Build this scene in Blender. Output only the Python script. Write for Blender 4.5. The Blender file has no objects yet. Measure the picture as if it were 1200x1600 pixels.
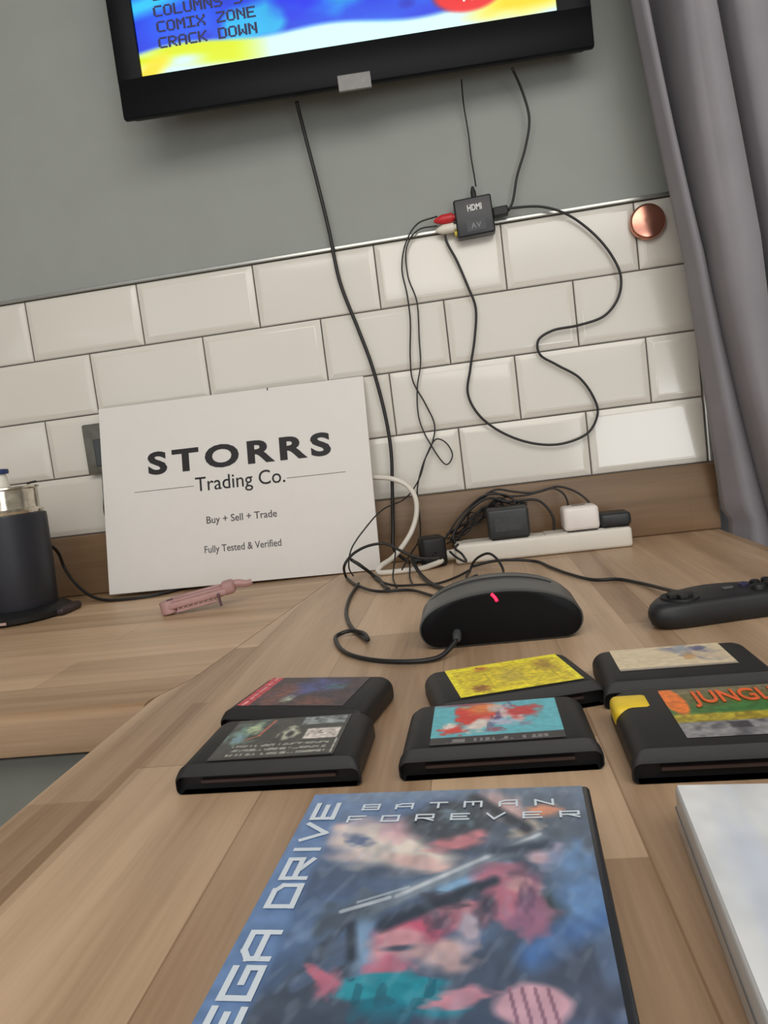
import bpy, bmesh, math, random
import numpy as np
from mathutils import Vector, Matrix
random.seed(4)
rng = np.random.default_rng(7)
S = bpy.context.scene
COL = S.collection
PI = math.pi

# ---------------------------------------------------------------- camera
CAM = np.array([.7204, -1.1682, .1909])
YAW, PITCH, ROLL, FPX = -.129, -.0904, -.1259, 1109.0
def basis():
    cy, sy = math.cos(YAW), math.sin(YAW); cp, sp = math.cos(PITCH), math.sin(PITCH)
    f = np.array([sy*cp, cy*cp, sp]); r = np.array([cy, -sy, 0.]); u = np.cross(r, f)
    c, s = math.cos(ROLL), math.sin(ROLL)
    return np.array([c*r + s*u, -s*r + c*u, f])
B = basis()
cam = bpy.data.objects.new('camera', bpy.data.cameras.new('camera')); COL.objects.link(cam)
cam.data.sensor_fit = 'VERTICAL'; cam.data.sensor_height = 36; cam.data.lens = FPX*36/1600
cam.data.clip_start = .01
cam.matrix_world = Matrix(((B[0][0], B[1][0], -B[2][0], CAM[0]), (B[0][1], B[1][1], -B[2][1], CAM[1]),
                           (B[0][2], B[1][2], -B[2][2], CAM[2]), (0, 0, 0, 1)))
S.camera = cam

# ---------------------------------------------------------------- light
S.view_settings.view_transform = 'Standard'; S.view_settings.look = 'None'
S.view_settings.gamma = 1; S.view_settings.use_curve_mapping = False
S.view_settings.exposure = 0.0
W = bpy.data.worlds.new('world'); S.world = W; W.use_nodes = True
W.node_tree.nodes['Background'].inputs[0].default_value = (.93, .96, 1, 1)
W.node_tree.nodes['Background'].inputs[1].default_value = 1.1
def area(name, loc, target, sx, sy, power, col=(1, 1, 1)):
    l = bpy.data.lights.new(name, 'AREA'); l.shape = 'RECTANGLE'; l.size = sx; l.size_y = sy; l.energy = power; l.color = col
    o = bpy.data.objects.new(name, l); COL.objects.link(o); o.location = loc
    o.rotation_euler = (Vector(target) - Vector(loc)).to_track_quat('-Z', 'Y').to_euler(); return o
area('daylight_patio', (1.72, -3.0, .02), (.8, 0, .1), .75, .62, 7.5, (.95, .98, 1))
area('ceiling_light', (.9, -1.5, 1.42), (.8, -.5, 0), 2.0, 1.5, 31, (1, .97, .92))

# ---------------------------------------------------------------- pixel -> place
def ray(u, v):
    return ((u-600)/FPX)*B[0] - ((v-800)/FPX)*B[1] + B[2]
def at_y(u, v, y=0.):
    d = ray(u, v); return CAM + d*((y-CAM[1])/d[1])
def at_z(u, v, z=0.):
    d = ray(u, v); return CAM + d*((z-CAM[2])/d[2])

# ---------------------------------------------------------------- helpers
def srgb(*c):
    o = []
    for v in c[:3]:
        v = v/255.; o.append(v/12.92 if v <= .04045 else ((v+.055)/1.055)**2.4)
    return (*o, 1.)
def lin(a):
    a = np.clip(np.asarray(a, float)/255., 0, 1)
    return np.where(a <= .04045, a/12.92, ((a+.055)/1.055)**2.4)
MATS = {}
def mat(name, col, rough=.5, metal=0., noise=0., nscale=40., bump=0., bscale=300., spec=.5, trans=0., coat=0., sheen=0.):
    if name in MATS: return MATS[name]
    m = bpy.data.materials.new(name); m.use_nodes = True; nt = m.node_tree; p = nt.nodes['Principled BSDF']
    c = srgb(*col); p.inputs['Base Color'].default_value = c
    p.inputs['Roughness'].default_value = rough; p.inputs['Metallic'].default_value = metal
    p.inputs['Specular IOR Level'].default_value = spec; p.inputs['Transmission Weight'].default_value = trans
    p.inputs['Coat Weight'].default_value = coat; p.inputs['Sheen Weight'].default_value = sheen
    tc = nt.nodes.new('ShaderNodeTexCoord')
    if noise:
        n = nt.nodes.new('ShaderNodeTexNoise'); n.inputs['Scale'].default_value = nscale; n.inputs['Detail'].default_value = 4
        nt.links.new(tc.outputs['Object'], n.inputs['Vector'])
        r = nt.nodes.new('ShaderNodeValToRGB')
        r.color_ramp.elements[0].position = .3; r.color_ramp.elements[1].position = .7
        r.color_ramp.elements[0].color = tuple(x*(1-noise) for x in c[:3])+(1,)
        r.color_ramp.elements[1].color = tuple(min(1, x*(1+noise)) for x in c[:3])+(1,)
        nt.links.new(n.outputs['Fac'], r.inputs['Fac']); nt.links.new(r.outputs['Color'], p.inputs['Base Color'])
    if bump:
        n = nt.nodes.new('ShaderNodeTexNoise'); n.inputs['Scale'].default_value = bscale
        nt.links.new(tc.outputs['Object'], n.inputs['Vector'])
        b = nt.nodes.new('ShaderNodeBump'); b.inputs['Strength'].default_value = bump; b.inputs['Distance'].default_value = .001
        nt.links.new(n.outputs['Fac'], b.inputs['Height']); nt.links.new(b.outputs['Normal'], p.inputs['Normal'])
    MATS[name] = m; return m
def mat_print(name, rough=.4, coat=0., emit=0.):
    """base colour printed per vertex (labels, covers) or shown by a screen"""
    m = bpy.data.materials.new(name); m.use_nodes = True; nt = m.node_tree; p = nt.nodes['Principled BSDF']
    a = nt.nodes.new('ShaderNodeAttribute'); a.attribute_name = 'print'
    p.inputs['Roughness'].default_value = rough; p.inputs['Coat Weight'].default_value = coat
    p.inputs['Coat Roughness'].default_value = .15
    if emit:
        p.inputs['Base Color'].default_value = (.01, .01, .01, 1)
        nt.links.new(a.outputs['Color'], p.inputs['Emission Color']); p.inputs['Emission Strength'].default_value = emit
    else:
        nt.links.new(a.outputs['Color'], p.inputs['Base Color'])
    return m
def mat_emit(name, col, strength):
    m = bpy.data.materials.new(name); m.use_nodes = True; p = m.node_tree.nodes['Principled BSDF']
    p.inputs['Base Color'].default_value = (.02, .02, .02, 1)
    p.inputs['Emission Color'].default_value = srgb(*col); p.inputs['Emission Strength'].default_value = strength
    return m
def mat_wood(name, along='X', seam=(0, 0), dark=(136, 104, 74), light=(182, 148, 112), rough=.42, row=.1, length=.75, staves=()):
    m = bpy.data.materials.new(name); m.use_nodes = True; nt = m.node_tree; p = nt.nodes['Principled BSDF']; N = nt.nodes.new; L = nt.links.new
    tc = N('ShaderNodeTexCoord'); mp = N('ShaderNodeMapping'); L(tc.outputs['Object'], mp.inputs['Vector'])
    mp.inputs['Location'].default_value = (seam[0], seam[1], 0)
    if along == 'Y': mp.inputs['Rotation'].default_value = (0, 0, PI/2)
    br = N('ShaderNodeTexBrick'); L(mp.outputs['Vector'], br.inputs['Vector'])
    br.inputs['Scale'].default_value = 1; br.inputs['Brick Width'].default_value = length; br.inputs['Row Height'].default_value = row
    br.inputs['Mortar Size'].default_value = .0009; br.inputs['Mortar Smooth'].default_value = 1.
    br.inputs['Color1'].default_value = (0, 0, 0, 1); br.inputs['Color2'].default_value = (1, 1, 1, 1); br.inputs['Mortar'].default_value = (0, 0, 0, 1)
    br.inputs['Bias'].default_value = .1; br.offset = .37
    st = N('ShaderNodeMapping'); L(mp.outputs['Vector'], st.inputs['Vector']); st.inputs['Scale'].default_value = (1.6, 26, 26)
    n1 = N('ShaderNodeTexNoise'); n1.inputs['Scale'].default_value = 1.0; n1.inputs['Detail'].default_value = 5; n1.inputs['Distortion'].default_value = .6
    L(st.outputs['Vector'], n1.inputs['Vector'])
    st2 = N('ShaderNodeMapping'); L(mp.outputs['Vector'], st2.inputs['Vector']); st2.inputs['Scale'].default_value = (14, 300, 300)
    n2 = N('ShaderNodeTexNoise'); n2.inputs['Scale'].default_value = 1.0; n2.inputs['Detail'].default_value = 3
    L(st2.outputs['Vector'], n2.inputs['Vector'])
    a = N('ShaderNodeMath'); a.operation = 'MULTIPLY_ADD'; L(br.outputs['Color'], a.inputs[0]); a.inputs[1].default_value = .55; 
    b = N('ShaderNodeMath'); b.operation = 'MULTIPLY_ADD'; L(n1.outputs['Fac'], b.inputs[0]); b.inputs[1].default_value = 1.1; b.inputs[2].default_value = -.37
    L(b.outputs[0], a.inputs[2])
    c = N('ShaderNodeMath'); c.operation = 'MULTIPLY_ADD'; L(n2.outputs['Fac'], c.inputs[0]); c.inputs[1].default_value = .28; L(a.outputs[0], c.inputs[2])
    r = N('ShaderNodeValToRGB'); r.color_ramp.elements[0].position = .22; r.color_ramp.elements[1].position = .95
    r.color_ramp.elements[0].color = srgb(*dark); r.color_ramp.elements[1].color = srgb(*light)
    val = c.outputs[0]
    if staves:                                   # single staves of darker or paler oak: x0, x1, y0, y1, tone
        sx = N('ShaderNodeSeparateXYZ'); L(tc.outputs['Object'], sx.inputs[0])
        def math2(op, p0, p1):
            k = N('ShaderNodeMath'); k.operation = op
            for q, w in enumerate((p0, p1)):
                if isinstance(w, (int, float)): k.inputs[q].default_value = w
                else: L(w, k.inputs[q])
            return k.outputs[0]
        for x0, x1, y0, y1, tone in staves:
            m1 = math2('LESS_THAN', math2('ABSOLUTE', math2('SUBTRACT', sx.outputs[0], (x0+x1)/2), 0), (x1-x0)/2)
            m2 = math2('LESS_THAN', math2('ABSOLUTE', math2('SUBTRACT', sx.outputs[1], (y0+y1)/2), 0), (y1-y0)/2)
            val = math2('ADD', val, math2('MULTIPLY', math2('MULTIPLY', m1, m2), tone))
    L(val, r.inputs['Fac']); L(r.outputs['Color'], p.inputs['Base Color'])
    p.inputs['Roughness'].default_value = rough
    return m

def link(name, bm, m=None, parent=None, smooth=False, label=None):
    me = bpy.data.meshes.new(name); bmesh.ops.recalc_face_normals(bm, faces=bm.faces); bm.to_mesh(me); bm.free()
    if smooth:
        for p in me.polygons: p.use_smooth = True
        if smooth != 'all':
            try: me.set_sharp_from_angle(angle=math.radians(smooth if not isinstance(smooth, bool) else 40))
            except Exception: pass
    if m: me.materials.append(m)
    o = bpy.data.objects.new(name, me); COL.objects.link(o)
    if parent: o.parent = parent
    if label: o['label'] = label
    return o
def tag(o, label=None, cat=None, group=None, kind=None):
    if label: o['label'] = label
    if cat: o['category'] = cat
    if group: o['group'] = group
    if kind: o['kind'] = kind
    return o
def thing(name, label, cat, loc=(0, 0, 0), rz=0., group=None, rx=0., ry=0.):
    o = bpy.data.objects.new(name, None); COL.objects.link(o); o.empty_display_size = .02
    o.location = loc; o.rotation_euler = (rx, ry, rz); return tag(o, label, cat, group)
def box(bm, x0, x1, y0, y1, z0, z1, bev=0., seg=2, M=None):
    r = bmesh.ops.create_cube(bm, size=1.); vs = r['verts']
    for v in vs:
        v.co = Vector((x0+(v.co.x+.5)*(x1-x0), y0+(v.co.y+.5)*(y1-y0), z0+(v.co.z+.5)*(z1-z0)))
    if bev:
        es = list({e for v in vs for e in v.link_edges})
        rr = bmesh.ops.bevel(bm, geom=es, offset=bev, segments=seg, affect='EDGES', profile=.5); vs = list(set(rr['verts']) | {v for v in vs if v.is_valid})
    if M is not None:
        for v in {v for v in vs if v.is_valid}: v.co = M @ v.co
    return bm
def bx(*a, **k): return box(bmesh.new(), *a, **k)
def lathe(bm, prof, n=40, c=(0, 0, 0), axis='Z', cap=True):
    rings = []
    for r, z in prof:
        ring = []
        for i in range(n):
            a = 2*PI*i/n; p = (r*math.cos(a), r*math.sin(a), z)
            if axis == 'Y': p = (p[0], -p[2], p[1])
            if axis == 'X': p = (p[2], p[0], p[1])
            ring.append(bm.verts.new((p[0]+c[0], p[1]+c[1], p[2]+c[2])))
        rings.append(ring)
    for a, b in zip(rings, rings[1:]):
        for i in range(n): bm.faces.new((a[i], a[(i+1) % n], b[(i+1) % n], b[i]))
    if cap:
        bm.faces.new(rings[0]); bm.faces.new(rings[-1])
    return bm
def smooth_path(pts, step=.004):
    P = [np.asarray(p, float) for p in pts]
    if len(P) < 3: return P
    P = [2*P[0]-P[1]] + P + [2*P[-1]-P[-2]]; out = []
    for i in range(1, len(P)-2):
        p0, p1, p2, p3 = P[i-1:i+3]; a = .5
        t0 = 0; t1 = t0+max(1e-6, np.linalg.norm(p1-p0)**a); t2 = t1+max(1e-6, np.linalg.norm(p2-p1)**a); t3 = t2+max(1e-6, np.linalg.norm(p3-p2)**a)
        n = max(3, int(np.linalg.norm(p2-p1)/step))
        for k in range(n):
            t = t1+(t2-t1)*k/n
            A1 = (t1-t)/(t1-t0)*p0+(t-t0)/(t1-t0)*p1; A2 = (t2-t)/(t2-t1)*p1+(t-t1)/(t2-t1)*p2; A3 = (t3-t)/(t3-t2)*p2+(t-t2)/(t3-t2)*p3
            B1 = (t2-t)/(t2-t0)*A1+(t-t0)/(t2-t0)*A2; B2 = (t3-t)/(t3-t1)*A2+(t-t1)/(t3-t1)*A3
            out.append((t2-t)/(t2-t1)*B1+(t-t1)/(t2-t1)*B2)
    out.append(P[-2]); return out
def tube(bm, pts, r, n=8, step=.004, zmin=None):
    P = [Vector(p) for p in smooth_path(pts, step)]
    if zmin is not None:
        for p in P: p.z = max(p.z, zmin)
    Q = [P[0]]
    for p in P[1:]:
        if (p-Q[-1]).length > 1e-5: Q.append(p)
    P = Q; rings = []; nrm = None
    for i, p in enumerate(P):
        t = (P[min(i+1, len(P)-1)]-P[max(i-1, 0)]).normalized()
        if nrm is None: nrm = t.orthogonal().normalized()
        else: nrm = (nrm-t*nrm.dot(t)).normalized()
        b = t.cross(nrm); rr = r(i/(len(P)-1)) if callable(r) else r
        rings.append([bm.verts.new(p+rr*(math.cos(2*PI*k/n)*nrm+math.sin(2*PI*k/n)*b)) for k in range(n)])
    for a, b in zip(rings, rings[1:]):
        for k in range(n): bm.faces.new((a[k], a[(k+1) % n], b[(k+1) % n], b[k]))
    bm.faces.new(rings[0]); bm.faces.new(rings[-1]); return bm
def extrude_poly(bm, pts, z0, z1):
    a = [bm.verts.new((x, y, z0)) for x, y in pts]; b = [bm.verts.new((x, y, z1)) for x, y in pts]
    bm.faces.new(a[::-1]); bm.faces.new(b); n = len(pts)
    for i in range(n): bm.faces.new((a[i], a[(i+1) % n], b[(i+1) % n], b[i]))
    return bm
def text(name, body, size, m, parent=None, M=None, bold=0., spacing=1., width=None, align='CENTER', thick=.0002, label=None):
    cu = bpy.data.curves.new(name, 'FONT'); cu.body = body; cu.size = size; cu.align_x = align; cu.offset = bold*size
    cu.space_character = spacing; cu.resolution_u = 4; cu.extrude = thick
    o = bpy.data.objects.new(name, cu); COL.objects.link(o); bpy.context.view_layer.update()
    me = bpy.data.meshes.new_from_object(o.evaluated_get(bpy.context.evaluated_depsgraph_get()))
    bpy.data.objects.remove(o); bpy.data.curves.remove(cu)
    if width:
        xs = [v.co.x for v in me.vertices]; k = width/(max(xs)-min(xs)); c = (max(xs)+min(xs))/2
        for v in me.vertices: v.co.x = (v.co.x-(c if align == 'CENTER' else min(xs)))*k
    if M is not None: me.transform(M)
    me.materials.clear(); me.materials.append(m)
    o = bpy.data.objects.new(name, me); COL.objects.link(o)
    if parent: o.parent = parent
    if label: o['label'] = label
    return o
FONT5 = {'A': ('01110', '10001', '10001', '11111', '10001', '10001', '10001'), 'C': ('01111', '10000', '10000', '10000', '10000', '10000', '01111'),
 'D': ('11110', '10001', '10001', '10001', '10001', '10001', '11110'), 'E': ('11111', '10000', '10000', '11110', '10000', '10000', '11111'),
 'I': ('11111', '00100', '00100', '00100', '00100', '00100', '11111'), 'K': ('10001', '10010', '10100', '11000', '10100', '10010', '10001'),
 'L': ('10000', '10000', '10000', '10000', '10000', '10000', '11111'), 'M': ('10001', '11011', '10101', '10101', '10001', '10001', '10001'),
 'N': ('10001', '11001', '10101', '10101', '10011', '10001', '10001'), 'O': ('01110', '10001', '10001', '10001', '10001', '10001', '01110'),
 'R': ('11110', '10001', '10001', '11110', '10100', '10010', '10001'), 'S': ('01111', '10000', '10000', '01110', '00001', '00001', '11110'),
 'U': ('10001', '10001', '10001', '10001', '10001', '10001', '01110'), 'W': ('10001', '10001', '10001', '10101', '10101', '11011', '10001'),
 'X': ('10001', '10001', '01010', '00100', '01010', '10001', '10001'), 'Z': ('11111', '00001', '00010', '00100', '01000', '10000', '11111'),
 '3': ('11110', '00001', '00001', '01110', '00001', '00001', '11110'), 'B': ('11110', '10001', '10001', '11110', '10001', '10001', '11110'),
 'T': ('11111', '00100', '00100', '00100', '00100', '00100', '00100'), 'F': ('11111', '10000', '10000', '11110', '10000', '10000', '10000'),
 'V': ('10001', '10001', '10001', '10001', '10001', '01010', '00100'), 'G': ('01111', '10000', '10000', '10011', '10001', '10001', '01111')}
def pixtext(bm, s, x, z, cw, ch, M, fat=0.):
    """blocky 5x7 lettering, lower left corner at x, z"""
    for i, c in enumerate(s):
        if c == ' ': continue
        for r, row in enumerate(FONT5[c]):
            k = 0
            while k < 5:
                if row[k] == '1':
                    e = k
                    while e < 5 and row[e] == '1': e += 1
                    x0 = x+(i*6+k)*cw-fat*cw; x1 = x+(i*6+e)*cw+fat*cw; z0 = z+(6-r)*ch-fat*ch*.5; z1 = z0+ch*(1+fat)
                    bm.faces.new([bm.verts.new(M @ Vector((a, b, .00004*(r % 3)))) for a, b in ((x0, z0), (x1, z0), (x1, z1), (x0, z1))]).material_index = 0
                    k = e
                else: k += 1
# --- little painter for printed artwork
def vnoise(u, v, s, seed=0):
    g = np.random.default_rng(seed).random((64, 64)); x = np.asarray(u)*s; y = np.asarray(v)*s
    xi = np.floor(x).astype(int); yi = np.floor(y).astype(int); fx = x-xi; fy = y-yi; fx = fx*fx*(3-2*fx); fy = fy*fy*(3-2*fy)
    G = lambda a, b: g[a % 64, b % 64]
    return (G(xi, yi)*(1-fx)+G(xi+1, yi)*fx)*(1-fy)+(G(xi, yi+1)*(1-fx)+G(xi+1, yi+1)*fx)*fy
class Art:
    def __init__(s, u, v, col): s.u, s.v = u, v; s.c = np.tile(np.array(col, float), (len(u), 1))
    def mix(s, m, col): m = np.clip(m, 0, 1)[:, None]; s.c = s.c*(1-m)+np.array(col, float)*m
    def ell(s, cx, cy, rx, ry, rot, col, soft=.25, wob=.0, seed=1):
        soft = min(soft*1.45, 1.3)
        a = math.radians(rot); dx, dy = s.u-cx, s.v-cy; x = (dx*math.cos(a)+dy*math.sin(a))/rx; y = (-dx*math.sin(a)+dy*math.cos(a))/ry
        d = np.sqrt(x*x+y*y)+wob*(vnoise(s.u/rx, s.v/ry, 2.2, seed)-.5); s.mix((1-d)/soft+.5, col)
    def seg(s, x0, y0, x1, y1, w, col, soft=.4):
        dx, dy = x1-x0, y1-y0; L2 = dx*dx+dy*dy; t = np.clip(((s.u-x0)*dx+(s.v-y0)*dy)/L2, 0, 1)
        d = np.hypot(s.u-x0-t*dx, s.v-y0-t*dy)/w; s.mix((1-d)/soft+.5, col)
    def rect(s, x0, y0, x1, y1, col, soft=.004):
        m = np.minimum(np.minimum(s.u-x0, x1-s.u), np.minimum(s.v-y0, y1-s.v)); s.mix(m/soft+.5, col)
    def speck(s, amt, sc, seed=3): s.c = s.c*(1+amt*(vnoise(s.u, s.v, sc, seed)[:, None]-.5)*2)
def printed(name, w, h, nx, ny, paint, m, parent=None, M=None, bend=None, label=None):
    """flat printed sheet w x h in local XY centred on 0; paint(u, v) -> sRGB, u right, v DOWN from the far edge, 0..1"""
    bm = bmesh.new(); U = []; V = []; g = []
    for j in range(ny+1):
        row = []
        for i in range(nx+1):
            u, v = i/nx, j/ny; p = Vector(((u-.5)*w, (.5-v)*h, 0))
            if bend: p.z = bend(u, v)
            row.append(bm.verts.new(M @ p if M is not None else p)); U.append(u); V.append(v)
        g.append(row)
    for j in range(ny):
        for i in range(nx): bm.faces.new((g[j+1][i], g[j+1][i+1], g[j][i+1], g[j][i]))
    bm.verts.index_update()
    me = bpy.data.meshes.new(name); bm.to_mesh(me); bm.free()
    c = lin(paint(np.array(U), np.array(V))); a = me.color_attributes.new('print', 'FLOAT_COLOR', 'POINT')
    a.data.foreach_set('color', np.concatenate([c, np.ones((len(c), 1))], 1).ravel().astype(np.float32))
    me.materials.append(m); o = bpy.data.objects.new(name, me); COL.objects.link(o)
    if parent: o.parent = parent
    if label: o['label'] = label
    return o
def struct(name, bm, m, **k): return tag(link(name, bm, m, **k), kind='structure')

# ---------------------------------------------------------------- materials
black_plastic = mat('black_plastic', (40, 39, 38), .5, spec=.3, noise=.08, nscale=30, bump=.05, bscale=900)
deep_black = mat('deep_black', (16, 16, 17), .55, noise=.05)
cable_black = mat('cable_black', (26, 25, 25), .45, noise=.06)
white_plastic = mat('white_plastic', (226, 220, 208), .4, noise=.02)
print_black = mat('print_black', (28, 24, 26), .6, noise=.04)
print_grey = mat('print_grey', (84, 80, 82), .6, noise=.04)
chrome = mat('chrome', (225, 222, 214), .12, 1., noise=.03)
printm = mat_print('printed_label', .38)
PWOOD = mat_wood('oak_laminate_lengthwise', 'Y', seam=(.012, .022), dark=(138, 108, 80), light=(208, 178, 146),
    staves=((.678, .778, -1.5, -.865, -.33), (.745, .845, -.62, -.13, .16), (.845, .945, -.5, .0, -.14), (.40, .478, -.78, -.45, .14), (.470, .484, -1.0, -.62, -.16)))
LWOOD = mat_wood('oak_laminate_crosswise', 'X', seam=(.2, .03), row=.085, dark=(146, 116, 86), light=(206, 174, 140))

# ---------------------------------------------------------------- the room
ZT = .105                                       # lower edge of the tiles
struct('floor', bx(-1.6, 2.6, -3.4, .2, -.95, -.91), mat('floor_grey', (128, 118, 106), .5, noise=.12, nscale=6))
struct('wall_back', bx(-1.6, 1.092, 0, .16, -.91, 1.5), mat('wall_paint', (151, 154, 148), .8, noise=.025, nscale=14, bump=.06, bscale=220))
struct('wall_left', bx(-1.76, -1.6, -3.4, .16, -.91, 1.5), mat('wall_paint_cream', (190, 186, 178), .8, noise=.02))
struct('wall_right', bx(2.6, 2.76, -3.4, .16, -.91, 1.5), mat('wall_paint_cream', (190, 186, 178), .8))
bm = bx(1.092, 2.6, 0, .16, 1.25, 1.5); struct('wall_lintel', bm, MATS['wall_paint'])
struct('ceiling', bx(-1.76, 2.76, -3.4, .2, 1.5, 1.56), mat('ceiling_white', (232, 230, 224), .85, noise=.01))
wn = struct('window_1', bx(1.10, 1.16, .06, .13, -.91, 1.25, bev=.004), mat('frame_white', (228, 226, 222), .4, noise=.02))
bm = bx(2.53, 2.59, .06, .13, -.91, 1.25, bev=.004); box(bm, 1.16, 2.53, .06, .13, 1.19, 1.25, bev=.004); box(bm, 1.16, 2.53, .06, .13, -.91, -.83, bev=.004)
link('window_frame', bm, MATS['frame_white'], wn)
link('pane', bx(1.16, 2.53, .09, .1, -.83, 1.19), mat('window_glass', (240, 245, 245), .02, trans=1.), wn)

# tiles: four courses of bevelled metro tiles, 202 x 102 mm module, half bond
def tile(bm, x0, x1, z0, z1, bl=True, br=True):
    g = .0012; x0 += g; x1 -= g; z0 += g; z1 -= g
    if x1-x0 < .012: return
    b = .0095; ty = -.0045; fy = -.0075
    tx = random.gauss(0, .0004); tz = random.gauss(0, .0004)
    xl = x0+(b if bl else .0005); xr = x1-(b if br else .0005)
    if xr <= xl: return
    A = [bm.verts.new((x, -.0003, z)) for x, z in ((x0, z0), (x1, z0), (x1, z1), (x0, z1))]
    Bv = [bm.verts.new((x, ty, z)) for x, z in ((x0, z0), (x1, z0), (x1, z1), (x0, z1))]
    Cv = [bm.verts.new((x, fy+(tx if x == xl else -tx)+(tz if z < (z0+z1)/2 else -tz), z)) for x, z in ((xl, z0+b), (xr, z0+b), (xr, z1-b), (xl, z1-b))]
    for P, Q in ((A, Bv), (Bv, Cv)):
        for i in range(4): bm.faces.new((P[i], P[(i+1) % 4], Q[(i+1) % 4], Q[i]))
    bm.faces.new(Cv)
bm = bmesh.new(); XR = 1.086
for r in range(4):
    off = 0 if r % 2 == 0 else .101
    z1 = ZT+(4-r)*.102; z0 = z1-.102; k = -8
    while True:
        xa = k*.202+off; xb = xa+.202; k += 1
        if xa >= XR-.004: break
        if xb < -1.55: continue
        tile(bm, xa, min(xb, XR), z0, z1, True, xb <= XR)
bmesh.ops.bevel(bm, geom=[e for e in bm.edges if len(e.link_faces) == 2 and min(abs(v.co.y) for v in e.verts) > .003], offset=.0011, segments=2, affect='EDGES')
struct('wall_tiles', bm, mat('tile_glaze', (222, 217, 206), .13, noise=.015, nscale=6, spec=.55), smooth=14)
struct('trim_1', bx(-1.55, XR, -.0028, .0005, ZT, ZT+.408), mat('grout', (98, 92, 84), .9, noise=.08), )
struct('trim_2', bx(-1.55, XR+.006, -.010, .0, ZT+.4082, ZT+.4138, bev=.0012), mat('trim_gloss', (176, 176, 170), .22, .7, noise=.02))
struct('trim_3', bx(XR+.0005, XR+.0065, -.0105, .0, ZT, ZT+.409, bev=.002), mat('trim_metal', (214, 212, 206), .25, .6, noise=.02))

# ---------------------------------------------------------------- worktops, upstand, cupboards
XE = 1.096
def slab(name, pts, z0, z1, bev_edges, m, r=.008):
    bm = extrude_poly(bmesh.new(), pts, z0, z1)
    es = []
    for e in bm.edges:
        a, b = e.verts
        if abs(a.co.z-z1) < 1e-6 and abs(b.co.z-z1) < 1e-6:
            for i, j in bev_edges:
                P, Q = Vector((*pts[i], z1)), Vector((*pts[j], z1))
                if {tuple(round(x, 5) for x in a.co), tuple(round(x, 5) for x in b.co)} == {tuple(round(x, 5) for x in P), tuple(round(x, 5) for x in Q)}: es.append(e)
    if es: bmesh.ops.bevel(bm, geom=es, offset=r, segments=5, affect='EDGES', profile=.5)
    return link(name, bm, m, smooth=25)
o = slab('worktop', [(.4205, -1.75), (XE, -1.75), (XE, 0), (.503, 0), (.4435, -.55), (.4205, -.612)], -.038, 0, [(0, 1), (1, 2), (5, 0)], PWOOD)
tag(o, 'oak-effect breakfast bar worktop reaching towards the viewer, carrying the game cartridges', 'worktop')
o = slab('worktop', [(-1.58, -.612), (.4195, -.612), (.4425, -.55), (.502, 0), (-1.58, 0)], -.038, 0, [(0, 1)], LWOOD, .01)
tag(o, 'oak-effect worktop along the wall at left, carrying the white shop sign', 'worktop')
bm = bx(-1.58, XE-.002, -.02, -.0015, .0003, ZT-.0005, bev=.003, seg=3)
o = link('upstand', bm, mat_wood('oak_upstand', 'X', seam=(.35, .0), dark=(110, 85, 60), light=(150, 121, 91), row=.2, length=1.4), smooth=30)
tag(o, 'wood-effect upstand strip along the foot of the white tiles', 'upstand')
grey_door = mat('cupboard_grey', (128, 128, 118), .5, noise=.03)
cb = thing('base_cabinet', 'grey kitchen base cabinet under the left worktop', 'cabinet', (-.35, -.3, -.91))
link('carcass', bx(-1.2, .74, -.262, .298, 0, .870), mat('carcass_grey', (86, 86, 80), .6, noise=.04), cb)
for x0, x1 in ((-1.2, -.4), (-.397, .32), (.323, .74)):
    d = link('door', bx(x0, x1, -.282, -.263, .1, .858, bev=.002), grey_door, cb)
cb2 = thing('base_cabinet', 'grey base cabinet standing under the breakfast bar', 'cabinet', (.76, -1.1, -.91))
link('carcass', bx(-.30, .30, -.55, .45, 0, .870), MATS['carcass_grey'], cb2)
link('door', bx(-.32, -.302, -.54, .44, .1, .858, bev=.002), grey_door, cb2)

# ---------------------------------------------------------------- curtain
FOLD = [  # where each fold of the cloth turns: hem, shadow starts, ridge starts, ridge ends, next ridge starts
    [(985, 0), (1020, 150), (1040, 250), (1060, 400), (1083, 480), (1098, 560), (1112, 680), (1124, 770)],
    [(1010, 0), (1029, 94), (1048, 188), (1068, 281), (1092, 375), (1115, 480), (1137, 571), (1158, 654), (1181, 757)],
    [(1064, 0), (1082, 109), (1095, 188), (1110, 281), (1123, 359), (1139, 453), (1150, 530), (1162, 612), (1175, 695), (1198, 757)],
    [(1114, 0), (1126, 47), (1142, 125), (1157, 219), (1170, 281), (1179, 344), (1189, 422), (1207, 560), (1235, 740)],
    [(1148, 0), (1158, 80), (1172, 156), (1190, 250), (1205, 330), (1222, 440), (1262, 740)]]
def fdepth(k, z):
    t = min(max(z/.4, 0), 1)
    return (-.032-.062*t, -.06-.055*t, -.10-.06*t, -.10-.06*t, -.10-.05*t)[k]
KN = []
for k, pts in enumerate(FOLD):
    P = []
    for px, py in pts:
        z = .4
        for it in range(6): p = at_y(px, py, fdepth(k, z)); z = p[2]
        P.append((p[2], p[0]))
    KN.append(np.polyfit([p[0] for p in P], [p[1] for p in P], 3 if k == 0 else 2))
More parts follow.
